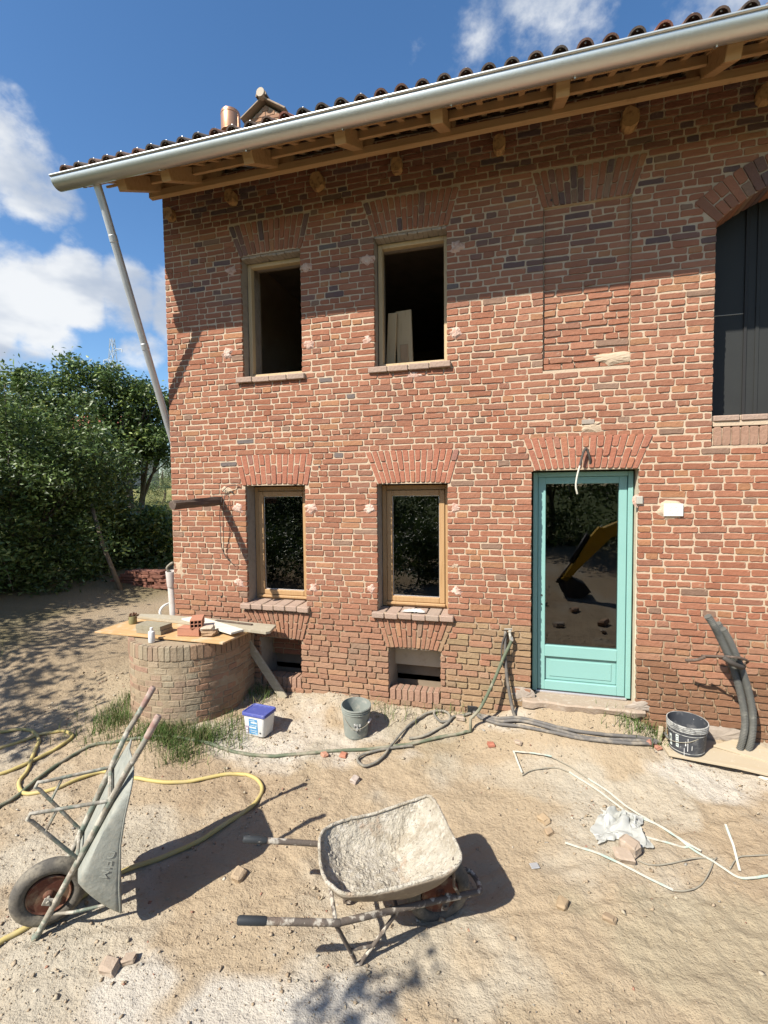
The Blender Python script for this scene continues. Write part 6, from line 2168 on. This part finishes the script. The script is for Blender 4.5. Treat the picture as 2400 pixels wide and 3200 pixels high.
# ------------------------------------------------------------------ far things
far = empty('far_house', (-37, 31, 3), 'far house with a reddish tiled roof glimpsed through the trees', 'house')
MB().box((-36.6, 31, 5.2), (7, 6, 4.6), bev=.02).build('wall', 'render_wall', far)
m = MB()
m.add([(-40.5, 27.6, 7.4), (-32.7, 27.6, 7.4), (-32.7, 31, 9.4), (-40.5, 31, 9.4), (-40.5, 34.4, 7.4), (-32.7, 34.4, 7.4)], [(0, 1, 2, 3), (3, 2, 5, 4), (0, 3, 4), (1, 5, 2)])
m.build('roof', 'far_tile', far)
for x in (-38.5, -36.5, -34.5): MB().box((x, 27.96, 5.6), (.9, .1, 1.3), bev=.02).build('window', 'print_dark', far)

py = empty('power_pylon', (-151.8, 150, 10), 'pale lattice power pylon rising behind the trees', 'pylon')
m = MB()
bx, by, top = -151.8, 150.0, 62.0
wz = lambda z_: 3.2 * (1 - (z_ - 10) / 56) + .3
zs2 = list(np.arange(10, 62, 4.0)) + [62]
for a in ((1, 1), (1, -1), (-1, 1), (-1, -1)):
    for z0, z1 in zip(zs2[:-1], zs2[1:]):
        m.tube([(bx + a[0] * wz(z0), by + a[1] * wz(z0), z0), (bx + a[0] * wz(z1), by + a[1] * wz(z1), z1)], .17, 4)
for z0, z1 in zip(zs2[:-1], zs2[1:]):
    for s_ in (-1, 1):
        m.tube([(bx - wz(z0), by + s_ * wz(z0), z0), (bx + wz(z1), by + s_ * wz(z1), z1)], .10, 4)
        m.tube([(bx + wz(z0), by + s_ * wz(z0), z0), (bx - wz(z1), by + s_ * wz(z1), z1)], .10, 4)
        m.tube([(bx + s_ * wz(z0), by - wz(z0), z0), (bx + s_ * wz(z1), by + wz(z1), z1)], .10, 4)
m.build('mast', 'pylon', py)
for (z_, s_, L) in ((57.5, 1, 4.4), (54.0, -1, 4.4), (51, 1, 5.2), (50.0, -1, 3.0)):
    m = MB()
    m.tube([(bx, by, z_ + .7), (bx + s_ * L, by, z_)], .12, 4); m.tube([(bx, by, z_ - .4), (bx + s_ * L, by, z_)], .12, 4)
    m.tube([(bx + s_ * L, by, z_), (bx + s_ * L, by, z_ - 1.2)], .16, 5)
    m.build('cross_arm', 'pylon', py)

# ------------------------------------------------------------------ excavator behind the camera, mirrored in the door glass
ex = empty('excavator', (4.6, -7.4, G(4.6, -7.4)), 'yellow digger parked behind the camera, its arm mirrored in the door', 'excavator')
yk = -6.55
m = MB()
stick = [(1.0, .24), (1.12, .18), (1.42, .55), (1.86, 1.02), (2.02, 1.20), (1.98, 1.42), (1.80, 1.45), (1.60, 1.20), (1.28, .62)]
V = [(x, yk + s_ * .11, z_) for s_ in (-1, 1) for x, z_ in stick]
n = len(stick)
m.add(V, [tuple(range(n)), tuple(range(n, 2 * n))[::-1]] + [(i, n + i, n + (i + 1) % n, (i + 1) % n) for i in range(n)])
m.build('stick', 'digger_yellow', ex)
m = MB()
m.beam((1.90, yk, 1.30), (3.3, yk - .3, 1.9), .24, .26, bev=.03); m.beam((3.25, yk - .3, 1.88), (4.3, yk - .6, 1.0), .24, .30, bev=.03)
m.build('boom', 'digger_yellow', ex)
MB().tube([(1.58, yk, 1.28), (1.22, yk, .62)], .055, 10).build('ram', 'digger_black', ex, smooth=True)
MB().tube([(1.22, yk, .62), (.90, yk, .14)], .03, 10).build('ram_rod', 'digger_steel', ex, smooth=True)
m = MB()
prof = [(.92, .18), (1.0, -.02), (1.2, -.14), (1.45, -.13), (1.62, .0), (1.50, .16), (1.25, .26)]
V = [(x, yk + s_ * .26, z_) for s_ in (-1, 1) for x, z_ in prof]
n = len(prof)
m.add(V, [tuple(range(n)), tuple(range(n, 2 * n))[::-1]] + [(i, n + i, n + i + 1, i + 1) for i in range(n - 1)])
m.build('digging_bucket', 'digger_black', ex)
gE = G(5.2, -7.6)
for s_ in (-1, 1):
    MB().box((5.2, -7.6 + s_ * .7, gE + .28), (1.9, .32, .5), bev=.14).build('track', 'digger_black', ex)
MB().box((5.2, -7.6, gE + .62), (1.3, 1.2, .2), bev=.03).build('turntable', 'digger_black', ex)
MB().box((5.5, -7.6, gE + 1.0), (1.5, 1.35, .55), bev=.08).build('engine_cover', 'digger_yellow', ex)
cab = MB().box((5.0, -7.25, gE + 1.75), (.95, .7, 1.2), bev=.08).build('cab', 'digger_yellow', ex)
MB().box((4.74, -7.25, gE + 1.9), (.46, .72, .7), bev=.02).build('window', 'print_dark', cab)
# broken bricks and blocks in front of the digger, also mirrored in the glass
for i, (x, y, s) in enumerate([(.75, -3.9, .16), (1.55, -4.25, .2), (1.9, -4.15, .22), (1.15, -5.2, .16), (2.3, -5.6, .2), (.55, -5.6, .14), (1.45, -3.7, .1)]):
    rubble('broken_block', (x, y, G(x, y)), (s * 1.3, s * .7, s * .45), 'brick', 'broken block lying on the soil behind the camera', 'block', 200 + i, 'broken blocks behind the camera', (.45, .30, .2) if i % 2 else (.5, .42, .33))
